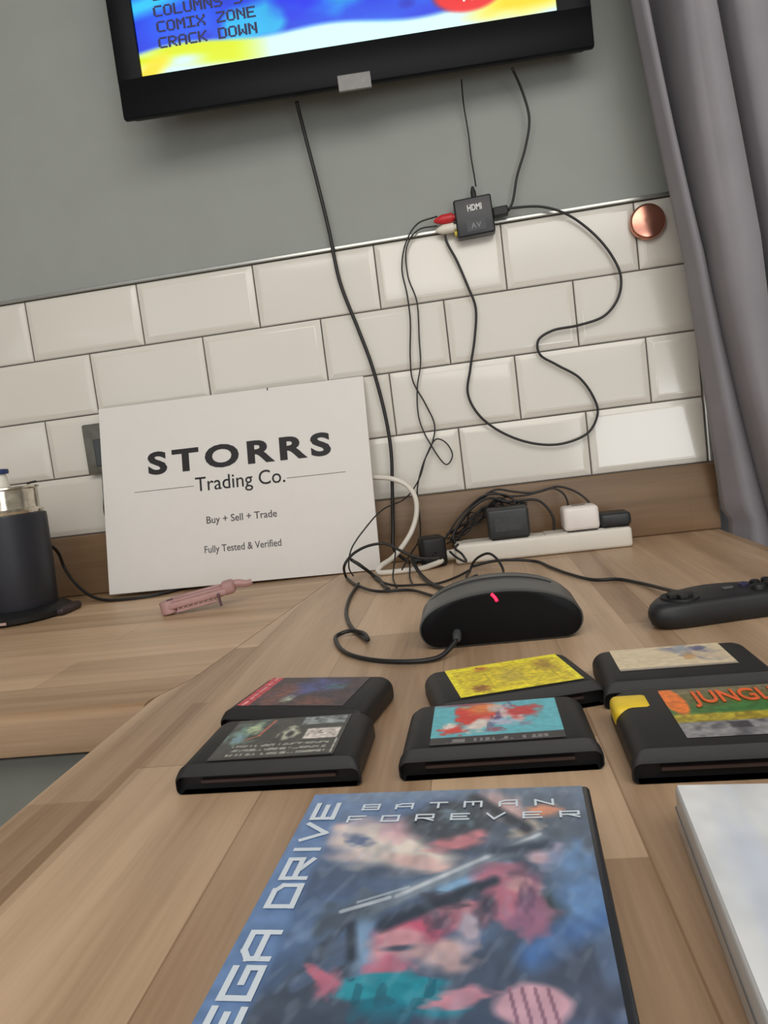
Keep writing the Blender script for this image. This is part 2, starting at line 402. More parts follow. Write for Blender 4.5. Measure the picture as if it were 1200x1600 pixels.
def section(z):
    zc = min(max(z, .0), .85); e = [np.polyval(c, zc) for c in KN]; d = [fdepth(k, z) for k in range(5)]
    if z < .022: e[0] = max(e[0], 1.1015); e[1] = max(e[1], 1.114)
    for k in range(1, 5): e[k] = max(e[k], e[k-1]+.007)
    P = [(e[0], d[0]), (e[0]*.5+e[1]*.5, d[1]-.012), (e[1], d[1]), (e[1]+.004, -.034), (e[2]*.8+e[1]*.2, -.030), (e[2]-.001, -.055), (e[2], d[2]), (e[2]*.6+e[3]*.4, d[2]-.016), (e[3], d[3]),
         (e[3]+.003, -.045), (e[4]-.002, -.045), (e[4], d[4])]
    x = e[4]
    for q in range(9): P += [(x+.02, d[4]-.014), (x+.042, d[4]), (x+.047, -.05), (x+.062, -.045), (x+.066, d[4])]; x += .066
    return P
bm = bmesh.new(); NZ = 140; grid = []
for j in range(NZ+1):
    z = -.89+(1.46+.89)*j/NZ; P = section(z); row = []
    for i in range(len(P)-1):
        p0, p1, p2, p3 = P[max(i-1, 0)], P[i], P[i+1], P[min(i+2, len(P)-1)]
        for q in range(5):
            f = q/5.; c = [.5*((2*p1[a])+(p2[a]-p0[a])*f*.8+(2*p0[a]-5*p1[a]+4*p2[a]-p3[a])*f*f*.8+(-p0[a]+3*p1[a]-3*p2[a]+p3[a])*f**3*.8) for a in (0, 1)]
            l = [p1[a]+(p2[a]-p1[a])*f for a in (0, 1)]; c = [c[a]*.5+l[a]*.5 for a in (0, 1)] if i else l
            if i > 2: c[1] += .003*math.sin(8*z+1.7*i)
            row.append(bm.verts.new((c[0], min(c[1], -.02), z)))
    grid.append(row)
for j in range(NZ):
    for i in range(len(grid[0])-1): bm.faces.new((grid[j][i], grid[j][i+1], grid[j+1][i+1], grid[j+1][i]))
o = link('curtain', bm, mat('curtain_velvet', (138, 134, 138), .9, noise=.07, nscale=14, bump=.1, bscale=500, sheen=.15), smooth='all')
sm = o.modifiers.new('thickness', 'SOLIDIFY'); sm.thickness = .0025
tag(o, 'grey velvet curtain hanging in folds at the right of the tiles', 'curtain')

# ---------------------------------------------------------------- television
tl, tr = Vector((.270, -.112, .7195)), Vector((.963, -.062, .7195))
ang = math.atan2(tr.y-tl.y, tr.x-tl.x); TW = (tr-tl).length
tv = thing('television', 'black flat-screen television on grey wall showing a bright menu', 'television', ((tl.x+tr.x)/2, (tl.y+tr.y)/2, tl.z), ang)
TH = .435
bz = mat('tv_bezel', (10, 11, 14), .4, noise=.05, spec=.12)
bm = bx(-TW/2, TW/2, 0, .012, 0, .057, bev=.003); box(bm, -TW/2, TW/2, 0, .012, TH-.028, TH, bev=.003)
box(bm, -TW/2, -TW/2+.0365, .0003, .0117, .05, TH-.02, bev=.002); box(bm, TW/2-.0475, TW/2, .0003, .0117, .05, TH-.02, bev=.002)
link('bezel', bm, bz, tv, smooth=30)
bm = bx(-TW/2+.006, TW/2-.006, .0118, .030, .006, TH-.006, bev=.006); box(bm, -TW/2+.09, TW/2-.09, .03, .052, .05, TH-.06, bev=.01)
link('back_shell', bm, deep_black, tv, smooth=30)
sx0, sx1, sz0, sz1 = -TW/2+.0363, TW/2-.0473, .0568, TH-.0278
SW, SH = sx1-sx0, sz1-sz0
def paint_screen(u, v):
    z = (1-v)*SH; x = u*SW                                   # metres from the lower left corner of the picture
    a = Art(x, z, (8, 48, 214))
    n = vnoise(x, z, 14, 2); n2 = vnoise(x, z*1.5, 30, 5)
    a.mix(n*1.1-.35, (6, 140, 240)); a.mix((n2-.6)*2.2, (4, 22, 170)); a.mix(np.clip((vnoise(x, z, 20, 21)-.66)*4, 0, .7), (40, 225, 240))
    a.ell(.30, .115, .05, .05, 20, (20, 235, 245), .9, .6, 3); a.ell(.345, .09, .045, .016, 12, (10, 230, 245), .9, .5, 4)
    a.ell(.25, .075, .035, .02, 0, (10, 40, 225), .9, .4); a.ell(.06, .07, .05, .03, 0, (24, 84, 236), .9)
    a.ell(.02, .1, .07, .012, 10, (40, 190, 250), .9); a.ell(.45, .12, .06, .03, 0, (10, 90, 245), .9)
    top = .031+.005*np.sin(x*9+.6)+.004*np.sin(x*27)+.012*np.clip((x-.48)/.1, 0, 1)
    a.mix((top-z)/.008+.5, (206, 250, 250))
    w = vnoise(x*.6, z*2.4, 26, 8)
    yl = np.clip((z-.008+.1*(x-.02))/.012, 0, 1)*np.clip((.20-x)/.06, 0, 1)*np.clip((top-z+.002)/.006, 0, 1)
    a.mix(yl*np.clip(w*1.8-.1, 0, 1), (212, 226, 10)); a.ell(.012, .006, .03, .012, 30, (244, 214, 40), .8)
    a.mix(np.clip((x-.36)/.08, 0, 1)*np.clip((z-.022)/.014, 0, 1)*np.clip((top-z+.004)/.01, 0, 1)*np.clip(w*1.9-.25, 0, 1), (190, 232, 20))
    a.ell(.575, .030, .07, .022, 10, (248, 208, 12), .8, .4); a.ell(.605, .062, .03, .03, 0, (250, 226, 20), .6)
    a.ell(.605, .035, .02, .008, 0, (240, 250, 160), .9)
    a.ell(.488, .047, .050, .027, 2, (226, 20, 26), .15)
    return a.c
scr = printed('screen', SW, SH, 260, 170, paint_screen, mat_print('screen_picture', .25, emit=1.15), tv,
    Matrix.Translation(((sx0+sx1)/2, .006, (sz0+sz1)/2)) @ Matrix.Rotation(PI/2, 4, 'X'))
bm = bmesh.new(); MS = Matrix.Translation((sx0, .0055, sz0)) @ Matrix.Rotation(PI/2, 4, 'X')
for s, px, py in (('CRACK DOWN', 249, 76), ('COMIX ZONE', 246, 51), ('COLUMNS 3', 241, 27), ('COLUMNS', 237, 2)):
    d = ray(px, py); R_ = Matrix.Rotation(-ang, 3, 'Z'); c0 = R_ @ (Vector(CAM)-tv.location); dd = R_ @ Vector(d)
    t = (.0055-c0.y)/dd.y; p = c0+dd*t
    pixtext(bm, s, p.x-sx0, p.z-sz0, .00250, .00215, MS, .22)
link('screen_lettering', bm, mat_emit('screen_ink', (6, 8, 84), .7), scr)
for dx in (.480, .492):
    link('badge_mark', bx(dx, dx+.003, -.0003, -.0001, .034, .048, M=Matrix.Translation((sx0, .006, sz0))), MATS.get('w') or MATS.setdefault('w', mat_emit('screen_white', (250, 250, 250), 1.0)), scr, label='white stroke on a red badge')
link('badge_tab', bx(-.024, .024, -.0012, .0035, -.0085, .0135, bev=.0005), mat('sticker_grey', (132, 131, 128), .5, noise=.10, nscale=120), tv, label='small pale grey tab under the picture')
link('mount_bracket', bx(-.12, .12, .052, .085, .1, .33), deep_black, tv)

# ---------------------------------------------------------------- things on the wall
def cable(name, pts, r, m, label, cat='cable', zmin=None, group=None, n=8, ends=None):
    """pts: (px, py, 'y'|'z', value)"""
    P = []
    for q in pts:
        if len(q) == 3: P.append(np.array(q)); continue
        u, v, k, d = q; P.append(at_y(u, v, d) if k == 'y' else at_z(u, v, d))
    bm = tube(bmesh.new(), P, r, n, zmin=zmin)
    return tag(link(name, bm, m, smooth='all'), label, cat, group)

# socket half hidden behind the sign
sk = thing('wall_socket', 'brushed metal double wall socket half hidden behind the white sign', 'socket', (.148, 0, .249))
brushed = mat('brushed_steel', (138, 138, 130), .38, .75, noise=.15, nscale=60)
link('face_plate', bx(-.074, .074, -.021, -.0005, -.043, .043, bev=.003), brushed, sk, smooth=30)
for sx in (-.036, .036):
    link('socket_insert', bx(sx-.02, sx+.02, -.0225, -.02, -.03, .016, bev=.002), mat('socket_grey', (70, 74, 76), .5, noise=.06), sk)
    link('rocker_switch', bx(sx-.007+.02*(1 if sx < 0 else -1), sx+.007+.02*(1 if sx < 0 else -1), -.0242, -.02, .021, .036, bev=.002), deep_black, sk)

# copper disc
dc = at_y(1013, 345, -.02)
cd = thing('wall_hook', 'round rose-copper disc fixed on the tiles beside the curtain', 'wall hook', (dc[0], -.0078, dc[2]))
cop = mat('rose_copper', (214, 150, 128), .22, 1., noise=.12, nscale=40)
link('disc', lathe(bmesh.new(), [(.024, 0), (.0262, .004), (.0262, .010), (.0245, .0125), (.0225, .0132), (.0001, .0122)], 48, axis='Y'), cop, cd, smooth=40)
link('backing_ring', lathe(bmesh.new(), [(.021, -.0002), (.021, .0005)], 32, axis='Y'), white_plastic, cd)

# converter box on the wall
cc = at_y(741, 337, -.03)
cv = thing('video_converter', 'small black signal converter box on the wall below the television', 'converter box', (cc[0], -.0095, cc[2]), 0)
cv.rotation_euler = (0, math.radians(-2), 0)
link('housing', bx(-.029, .029, -.021, 0, -.0285, .0285, bev=.0028, seg=3), mat('converter_black', (30, 30, 33), .35, noise=.06), cv, smooth=40)
MX = Matrix.Translation((0, -.0213, 0)) @ Matrix.Rotation(PI/2, 4, 'X')
text('lettering', 'HDMI', .013, mat('print_white', (214, 212, 210), .5, noise=.02), cv, MX @ Matrix.Translation((.002, .008, 0)), .03, 1., .022)
text('lettering', 'AV', .011, mat('print_dim', (120, 120, 122), .5, noise=.03), cv, MX @ Matrix.Translation((.001, -.018, 0)), .03, 1.2, .016)
link('lettering_panel', bx(-.013, .016, -.0212, -.0208, -.022, -.006), mat('print_panel', (62, 63, 66), .5, noise=.1, nscale=300), cv)
for k, (dz, col, nm) in enumerate(((.0065, (196, 40, 44), 'red_jack'), (-.0085, (226, 220, 206), 'white_jack'))):
    bm = lathe(bmesh.new(), [(.005, .0), (.005, .003), (.0074, .004), (.0074, .020), (.0045, .028), (.0018, .033)], 20, (0, 0, 0), 'X')
    for v in bm.verts: v.co = Vector((-.029-v.co.x, -.0105+v.co.y, dz+v.co.z))
    link('phono_plug', bm, mat(nm, col, .4, noise=.05), cv, smooth=40, label='%s phono plug' % nm.split('_')[0])
bm = lathe(bmesh.new(), [(.0045, 0), (.0045, .004)], 16, (0, 0, 0), 'X')
for v in bm.verts: v.co = Vector((-.029-v.co.x, -.0105+v.co.y, -.0185+v.co.z))
link('socket_ring', bm, mat('jack_yellow', (206, 186, 60), .4, noise=.05), cv, smooth=40, label='yellow socket ring')
link('hdmi_plug', bx(.029, .052, -.017, -.004, -.006, .008, bev=.002), deep_black, cv)
link('power_plug', lathe(bmesh.new(), [(.0042, .028), (.0042, .038), (.002, .046)], 14, (.004, -.0105, 0)), deep_black, cv, smooth=40)

cable('power_cable', [(463, 158, 'y', -.05), (475, 205, 'y', -.03), (497, 290, 'y', -.016), (514, 360, 'y', -.014), (531, 440, 'y', -.016), (560, 515, 'y', -.018), (580, 568, 'y', -.02),
    (601, 645, 'y', -.022), (611, 705, 'y', -.026), (613, 765, 'y', -.03), (614, 820, 'y', -.032), (616, 858, 'y', -.045), (640, 880, 'y', -.075)], .0029, cable_black,
    'thick black cable dropping from the television past the right edge of the sign', zmin=.004)
cable('usb_power_cable', [(721, 124, 'y', -.045), (724, 160, 'y', -.02), (732, 210, 'y', -.012), (736, 245, 'y', -.012), (741, 275, 'y', -.016), (743.5, 291, 'y', -.02)], .0012, cable_black,
    'thin black lead running from the television down to the converter top')
cable('hdmi_cable', [(800, 106, 'y', -.05), (815, 140, 'y', -.03), (827, 185, 'y', -.02), (821, 230, 'y', -.016), (808, 275, 'y', -.016), (800, 318, 'y', -.018), (792, 331, 'y', -.019), (782, 331, 'y', -.02)], .0019, cable_black,
    'black cable curving from the television down to the converter right side')
cable('av_cable', [(776, 328, 'y', -.022), (800, 325, 'y', -.024), (845, 323, 'y', -.022), (884, 334, 'y', -.02), (925, 363, 'y', -.018), (955, 398, 'y', -.018), (970, 432, 'y', -.018), (966, 465, 'y', -.018),
    (945, 493, 'y', -.018), (905, 508, 'y', -.018), (862, 517, 'y', -.018), (841, 532, 'y', -.018), (843, 553, 'y', -.018), (870, 570, 'y', -.018), (905, 590, 'y', -.018), (928, 622, 'y', -.018), (934, 645, 'y', -.018),
    (920, 675, 'y', -.018), (880, 693, 'y', -.018), (835, 693, 'y', -.018), (785, 676, 'y', -.018), (748, 648, 'y', -.018), (731, 615, 'y', -.018), (735, 575, 'y', -.018), (742, 525, 'y', -.018),
    (743, 480, 'y', -.018), (732, 450, 'y', -.018), (714, 408, 'y', -.018), (697, 375, 'y', -.018), (696, 360, 'y', -.018), (702, 352, 'y', -.018), (712, 350, 'y', -.019)], .0020, cable_black,
    'black cable making a wide wavy loop across the white tiles')
cable('phono_lead', [(683, 338, 'y', -.02), (652, 350, 'y', -.02), (634, 380, 'y', -.018), (628, 420, 'y', -.018), (636, 460, 'y', -.018), (641, 500, 'y', -.018), (641, 560, 'y', -.018), (645, 595, 'y', -.018),
    (664, 630, 'y', -.018), (679, 664, 'y', -.018), (676, 690, 'y', -.02), (661, 725, 'y', -.022), (652, 765, 'y', -.03), (655, 800, 'y', -.032), (656, 840, 'y', -.06), (640, 868, 'y', -.09), (628, 890, 'y', -.13)], .00125, cable_black,
    'thin black phono lead curling right at its foot, outer of a pair', group=None, zmin=.002)
cable('phono_lead', [(683, 353, 'y', -.019), (654, 359, 'y', -.0165), (636, 384, 'y', -.0155), (637, 430, 'y', -.0155), (651, 470, 'y', -.0155), (655, 530, 'y', -.0155), (657, 570, 'y', -.0155), (652, 606, 'y', -.0155),
    (655, 655, 'y', -.0155), (672, 693, 'y', -.016), (698, 726, 'y', -.018), (707, 712, 'y', -.018), (697, 692, 'y', -.019), (682, 686, 'y', -.022), (667, 710, 'y', -.025), (655, 748, 'y', -.03), (634, 778, 'y', -.045), (600, 795, 'y', -.075),
    (575, 820, 'y', -.12), (549, 858, 'y', -.135), (545, 885, 'y', -.148), (552, 900, 'z', .004)], .00115, cable_black,
    'thin black phono lead ending in a small loop on the lowest tiles', zmin=.002)

# ---------------------------------------------------------------- the white shop sign
sgw, sgh = .452, .312
b0, b1 = Vector(at_z(168, 933, .005)), Vector(at_z(596, 889, .001))
lean = math.asin((-(b0.y+b1.y)/2-.0235)/sgh)
sg = thing('sign_board', 'white foam-board shop sign leaning on tiles beside the cables', 'sign', ((b0.x+b1.x)/2, (b0.y+b1.y)/2, .0042), math.atan2(b1.y-b0.y, b1.x-b0.x)*.35, rx=-lean, ry=math.radians(.75))
link('board', bx(-sgw/2, sgw/2, 0, .005, 0, sgh, bev=.0006), mat('foam_board', (226, 222, 216), .55, noise=.01), sg)
MG = Matrix.Rotation(PI/2, 4, 'X')
def on_sign(px, py):
    R3 = sg.matrix_basis.to_3x3().inverted(); c0 = R3 @ (Vector(CAM)-sg.location); d = R3 @ Vector(ray(px, py)); t = (-.0004-c0.y)/d.y; return c0+d*t
bpy.context.view_layer.update()
def sign_text(body, pl, pr_, size, m, bold, spacing=1.):
    a, b = on_sign(*pl), on_sign(*pr_); z = (a.z+b.z)/2
    text('lettering', body, size, m, sg, Matrix.Translation(((a.x+b.x)/2, -.0004, z)) @ MG, bold, spacing, b.x-a.x)
sign_text('STORRS', (232, 740), (518, 710), .050, print_black, .036, 1.3)
sign_text('Trading Co.', (306, 768), (446, 753), .0335, print_black, .002)
sign_text('Buy + Sell + Trade', (323, 817), (433, 808), .0165, print_grey, .006)
sign_text('Fully Tested & Verified', (320, 863), (440, 854), .0165, print_grey, .003)
bm = bmesh.new()
for (pl, pr_) in (((210, 768), (303, 761)), ((448, 748), (540, 736))):
    a, b = on_sign(*pl), on_sign(*pr_); link('rule_line', bx(a.x, b.x, -.0004, -.0001, (a.z+b.z)/2-.0004, (a.z+b.z)/2+.0004), print_grey, sg)
a = on_sign(418, 612); link('staple', bx(a.x-.0008, a.x+.0008, -.0006, .0056, sgh-.004, sgh+.0004), print_black, sg, label='dark nick on the top edge')

# ---------------------------------------------------------------- appliance at far left
ap = thing('kitchen_appliance', 'black cylindrical kitchen appliance with clear collar and blue knob', 'appliance', (.013, -.165, .0005))
link('base', lathe(bmesh.new(), [(.062, 0), (.070, .003), (.071, .010), (.062, .016), (.05, .018)], 48), deep_black, ap, smooth=40)
bm = bx(.03, .078, -.02, .035, 0, .012, bev=.005, seg=3); link('foot', bm, mat('foot_brown', (46, 34, 36), .45, noise=.08), ap, smooth=40)
link('body', lathe(bmesh.new(), [(.050, .016), (.0515, .02), (.054, .08), (.0555, .150), (.055, .158), (.052, .1595)], 56), mat('appliance_navy', (34, 36, 44), .45, noise=.08, nscale=12), ap, smooth=40)
link('collar', lathe(bmesh.new(), [(.0515, .1596), (.053, .164), (.048, .168), (.0485, .196), (.051, .198), (.0505, .2005), (.044, .202)], 40), mat('smoky_chrome', (200, 192, 176), .16, .85, noise=.35, nscale=55), ap, smooth=40)
bm = bmesh.new(); tube(bm, [(.046, -.005, .204), (.05, -.01, .2035), (.054, -.008, .2045), (.060, -.004, .205)], .0016); link('rim_lip', bm, deep_black, ap, smooth='all')
link('knob_stem', lathe(bmesh.new(), [(.012, .202), (.010, .215), (.0085, .222)], 24), white_plastic, ap, smooth=40)
link('knob', lathe(bmesh.new(), [(.008, .2221), (.0125, .2225), (.0135, .226), (.0125, .2295), (.004, .2305)], 28), mat('knob_blue', (36, 52, 96), .4, noise=.05), ap, smooth=40)
link('badge', bx(.008, .020, -.0722, -.0704, .004, .008, bev=.0004), mat('badge_pink', (190, 160, 150), .4, noise=.1), ap, label='small pale badge')
bpy.context.view_layer.update()
def as_part(o, parent, label=None):
    bpy.context.view_layer.update(); o.parent = parent; o.matrix_parent_inverse = parent.matrix_world.inverted()
    for k in ('label', 'category', 'group'):
        if k in o: del o[k]
    if label: o['label'] = label
as_part(cable('power_cord', [(55, 842, 'y', -.115), (78, 852, 'y', -.09), (91, 864, 'y', -.068), (101, 888, 'y', -.055), (118, 912, 'y', -.075), (142, 931, 'y', -.09), (172, 938, 'z', .003), (215, 934, 'z', .003), (255, 927, 'z', .003), (.235, -.048, .003), (.22, -.028, .012), (.19, -.026, .05), (.13, -.026, .075), (166, 806, 'y', -.026), (163.5, 775, 'y', -.024), (162, 752, 'y', -.02), (161.5, 738, 'y', -.014)], .0026, cable_black, '', zmin=.003), ap)
# ---------------------------------------------------------------- pink bag clip
pc = at_z(262, 956, .004); pe = at_z(380, 914, .017)
cl = thing('bag_clip', 'dusty pink plastic bag clip lying in front of the white sign', 'clip', (pc[0], pc[1], .0005), math.atan2(-.158+.241, .1))
pe2 = Vector((.104, .030, 0)); cl.rotation_euler = (0, math.radians(-7), math.atan2(pe2.y, pe2.x))
pink = mat('dusty_pink', (178, 138, 134), .5, noise=.10, nscale=60)
bm = bmesh.new(); box(bm, .004, .086, -.013, -.001, .006, .0155, bev=.003, seg=3); box(bm, .012, .083, -.0095, -.0045, .0145, .019, bev=.002)
for t in range(9): box(bm, .016+t*.007, .0185+t*.007, -.0125, -.0022, .0045, .0066)
link('front_rail', bm, pink, cl, smooth=40)
bm = bmesh.new(); box(bm, .0, .080, .0015, .012, .003, .015, bev=.003, seg=3); box(bm, .008, .078, .004, .0085, .014, .021, bev=.002)
link('back_rail', bm, pink, cl, smooth=40)
bm = bx(.014, .070, -.014, -.008, .0005, .0042, bev=.0015); link('lower_jaw', bm, pink, cl, smooth=40)
link('hinge', lathe(bmesh.new(), [(.010, .001), (.0115, .0025), (.0115, .017), (.010, .019)], 24, (.004, -.001, 0)), pink, cl, smooth=40)
link('hinge_pin', lathe(bmesh.new(), [(.0045, .0188), (.0045, .0202)], 16, (.008, -.003, 0)), mat('pin_mauve', (96, 66, 74), .5, noise=.08), cl, smooth=40)
bm = bx(.078, .098, -.012, .011, .005, .024, bev=.006, seg=3); tube(bm, [(.092, -.001, .017), (.103, .0, .016), (.113, .001, .0125), (.121, .002, .013)], lambda t: .0062-.0022*t); link('catch', bm, pink, cl, smooth=40)
bm = bx(.072, .0755, -.018, -.013, -.006, .012, bev=.001); link('spring_leg', bm, mat('pin_mauve', (96, 66, 74), .5), cl)

# ---------------------------------------------------------------- power strip with plugs
ps = thing('power_strip', 'white four-way extension strip lying in front of the wooden upstand', 'power strip', (.812, -.077, .0005), math.radians(.6))
link('housing', bx(-.131, .131, -.0235, .0235, 0, .030, bev=.005, seg=3), white_plastic, ps, smooth=40)
for k in range(4):
    link('socket_outlet', bx(-.118+k*.062, -.072+k*.062, -.018, .018, .0301, .0312, bev=.0004), mat('outlet_white', (206, 200, 190), .45, noise=.03), ps)
link('cord_grip', lathe(bmesh.new(), [(.007, -.158), (.0085, -.1305)], 18, (0, 0, .013), 'X'), white_plastic, ps, smooth=40)
def plug(name, label, x, w, h, d, m, bev=.005, pins=True):
    t = thing(name, label, 'plug', (x, -.077, .0318), 0)
    link('casing', bx(-w/2, w/2, -d/2, d/2, 0, h, bev=bev, seg=3), m, t, smooth=40)
    link('base_plate', bx(-w/2+.004, w/2-.004, -d/2+.002, d/2-.002, -.0004, .0006), deep_black, t)
    return t
t = plug('plug', 'low black plug in the far right outlet of the white strip', .922, .045, .021, .040, mat('plug_black', (38, 40, 42), .45, noise=.06), .006)
t = plug('charger', 'white charger plug in the strip between two black plugs', .873, .052, .036, .044, mat('charger_white', (236, 228, 222), .35, noise=.02), .006)
link('usb_port', bx(-.010, .010, -.0005, .006, .0355, .0364), deep_black, t)
t = plug('power_adapter', 'bulky black power adapter standing in the middle of the white strip', .766, .062, .046, .046, mat('adapter_black', (48, 50, 50), .45, noise=.08), .005)
link('rating_label', bx(-.02, .02, -.0236, -.0230, .012, .032), mat('adapter_label', (58, 60, 60), .4, noise=.2, nscale=200), t)
t = thing('power_adapter', 'black plug lying among the tangled leads left of the white strip', 'plug', (.647, -.085, .0005), math.radians(15))
link('casing', bx(-.019, .019, -.02, .02, 0, .046, bev=.006, seg=3), deep_black, t, smooth=40)
link('cord_grip', lathe(bmesh.new(), [(.006, -.034), (.0045, -.018)], 14, (0, -.004, .012), 'X'), deep_black, t, smooth=40)

ext = cable('power_cord', [(.656, -.078, .0135), (690, 876, 'y', -.10), (672, 884, 'y', -.115), (630, 897, 'y', -.125), (603, 900, 'y', -.125), (590, 893, 'y', -.12), (596, 884, 'y', -.11), (612, 873, 'y', -.095),
    (628, 855, 'y', -.075), (644, 828, 'y', -.055), (651, 800, 'y', -.05), (648, 775, 'y', -.05), (634, 757, 'y', -.05), (612, 748, 'y', -.046), (588, 746, 'y', -.034), (570, 747, 'y', -.025)], .0041, white_plastic,
    '', zmin=.0045, n=10); as_part(ext, ps)
# tangle of black leads on the worktop
cable('power_lead', [(690, 872, 'y', -.135), (655, 872, 'y', -.14), (625, 860, 'y', -.14), (604, 850, 'y', -.14), (575, 853, 'y', -.14), (550, 867, 'y', -.14), (538, 884, 'y', -.145), (541, 902, 'z', .004), (560, 915, 'z', .004), (592, 924, 'z', .004), (640, 922, 'z', .004), (690, 932, 'z', .004), (735, 905, 'z', .004)], .0021, cable_black,
    'black lead making the widest loop left of the arched console', zmin=.0028)
cable('power_lead', [(643, 872, 'y', -.13), (652, 890, 'y', -.15), (664, 904, 'z', .004), (680, 915, 'z', .004), (700, 920, 'z', .004), (745, 900, 'z', .004)], .0028, cable_black,
    'thick black lead from the loose plug to the console back', zmin=.0032)
cable('power_lead', [(548, 874, 'y', -.15), (565, 885, 'y', -.15), (585, 900, 'z', .004), (600, 915, 'z', .004), (607, 921, 'z', .004)], .0026, cable_black,
    'short black lead end lying between the sign and the white cord', zmin=.003)
cable('power_lead', [(545, 872, 'y', -.146), (560, 880, 'y', -.15), (578, 895, 'z', .004), (592, 907, 'z', .004), (620, 915, 'z', .004), (650, 914, 'z', .004), (682, 912, 'z', .004), (712, 902, 'z', .004), (735, 890, 'z', .004)], .0017, cable_black,
    'black lead running low across the tangle to the console', zmin=.0024)
cable('power_lead', [(703, 862, 'y', -.11), (715, 872, 'y', -.125), (729, 878, 'y', -.13), (722, 866, 'y', -.125), (711, 856, 'y', -.105), (716, 850, 'y', -.1)], .0018, cable_black,
    'black lead hooked over the left end of the white strip', zmin=.0028)
cable('power_lead', [(728, 915, 'z', .003), (733, 896, 'y', -.18), (740, 878, 'y', -.18), (752, 868, 'y', -.19), (765, 865, 'y', -.2), (778, 875, 'y', -.21), (786, 890, 'y', -.22), (782, 905, 'z', .004)], .0018, cable_black,
    'black lead arching up just behind the console', zmin=.0026)
cable('thin_wire', [(618, 862, 'y', -.115), (616, 880, 'y', -.14), (614, 900, 'z', .004), (620, 918, 'z', .003)], .0012, cable_black, 'thin dark wire crossing the white cord, left of two', 'wire', zmin=.0018)
cable('thin_wire', [(634, 872, 'y', -.115), (640, 884, 'y', -.14), (640, 900, 'z', .004), (645, 914, 'z', .003)], .0012, cable_black, 'thin dark wire crossing the white cord, right of two', 'wire', zmin=.0018)
cable('adapter_lead', [(795, 806, 'y', -.075), (805, 790, 'y', -.06), (800, 778, 'y', -.055), (780, 772, 'y', -.05), (755, 775, 'y', -.05), (735, 790, 'y', -.05), (715, 812, 'y', -.055), (700, 835, 'y', -.07), (690, 850, 'y', -.085), (678, 868, 'y', -.11)], .0016, cable_black,
    'dark lead bundled over the black adapter, lower strand', zmin=.003)
cable('adapter_lead', [(866, 832, 'y', -.06), (864, 808, 'y', -.055), (852, 790, 'y', -.05), (838, 781, 'y', -.05), (815, 782, 'y', -.05), (790, 784, 'y', -.05), (765, 778, 'y', -.055), (742, 790, 'y', -.06), (722, 812, 'y', -.06), (708, 838, 'y', -.065), (715, 855, 'y', -.075)], .0019, cable_black,
    'dark lead curving down between black adapter and white charger', zmin=.003)
cable('charger_lead', [(886, 803, 'y', -.075), (887, 785, 'y', -.06), (879, 770, 'y', -.05), (864, 763, 'y', -.048), (845, 768, 'y', -.046), (820, 774, 'y', -.046), (790, 775, 'y', -.046), (770, 770, 'y', -.046), (748, 784, 'y', -.046), (728, 806, 'y', -.05), (712, 828, 'y', -.055)], .0015, cable_black,
    'thin black lead rising from the white charger top', zmin=.003)
cable('charger_lead', [(929, 812, 'y', -.08), (928, 796, 'y', -.06), (915, 779, 'y', -.05), (895, 766, 'y', -.045), (870, 760, 'y', -.043), (855, 764, 'y', -.043), (830, 770, 'y', -.043), (802, 768, 'y', -.043), (775, 765, 'y', -.043), (752, 778, 'y', -.043), (735, 795, 'y', -.043), (716, 820, 'y', -.048), (704, 845, 'y', -.055)], .0017, cable_black,
    'black lead arching from the far right plug over the charger', zmin=.003)
# a knotted bundle of the same leads behind the adapter
r2 = random.Random(12)
for k in range(9):
    pts = []
    x = 700+r2.uniform(-8, 12)
    for q in range(7):
        f = q/6; px = 705+f*112+r2.uniform(-8, 8); top = 842-f*70 if f < .75 else 790-(f-.75)*20
        pts.append(at_y(px, top+r2.uniform(-8, 14)-12*math.sin(f*PI), -.034-r2.uniform(0, .016)))
    tag(link('thin_lead', tube(bmesh.new(), pts, .0012, 6, zmin=.003), cable_black, smooth='all'), 'thin black lead in the tangle heaped behind the black adapter', 'cable', 'tangled leads behind the adapter')
cable('console_lead', [(560, 912, 'z', .004), (546, 935, 'z', .003), (541, 960, 'z', .003), (551, 982, 'z', .003), (567, 996, 'z', .003), (575, 1000, 'z', .005), (567, 989, 'z', .006), (545, 986, 'z', .006), (527, 993, 'z', .004), (528, 1008, 'z', .003), (545, 1022, 'z', .003), (580, 1031, 'z', .003), (625, 1034, 'z', .003),
    (665, 1032, 'z', .003), (688, 1026, 'z', .004), (704, 1012, 'y', -.556), (715, 997, 'y', -.548)], .0022, cable_black,
    'black lead with a big forward loop plugged into the console front', zmin=.0026)

# ---------------------------------------------------------------- arched console
cs = thing('game_console', 'black arch-fronted plug-in games console with glowing red light', 'console', (.7305, -.530, .0008), math.radians(0.5))
def arch(s=1., dz=0., n=48, w=.0745):
    """outline in x,z: flat foot, rounded lower corners, low arch above"""
    P = []
    for i in range(n+1):
        a = PI*i/n; P.append((w*s*math.cos(a), .0165+(.0315*s+dz)*math.sin(a)**.9))
    lo = []
    for i in range(1, 9):
        a = PI+PI/2*i/8*1.0; lo.append((-w*s+.017*(1+math.cos(a)), .0165+.0163*math.sin(a)))
    for i in range(0, 8):
        a = 1.5*PI+PI/2*i/8; lo.append((w*s-.017*(1-math.cos(a)), .0165+.0163*math.sin(a)))
    return P+lo
bm = bmesh.new(); rings = []
for y, s, dz in ((.0015, .985, 0), (.004, 1., .0005), (.012, 1.0, .0012), (.028, 1., .0025), (.052, 1., .005), (.064, .98, .0055), (.069, .94, .004)):
    rings.append([bm.verts.new((x, y, max(z, .0))) for x, z in arch(s, dz)])
for a, b in zip(rings, rings[1:]):
    for i in range(len(a)): bm.faces.new((a[i], a[(i+1) % len(a)], b[(i+1) % len(a)], b[i]))
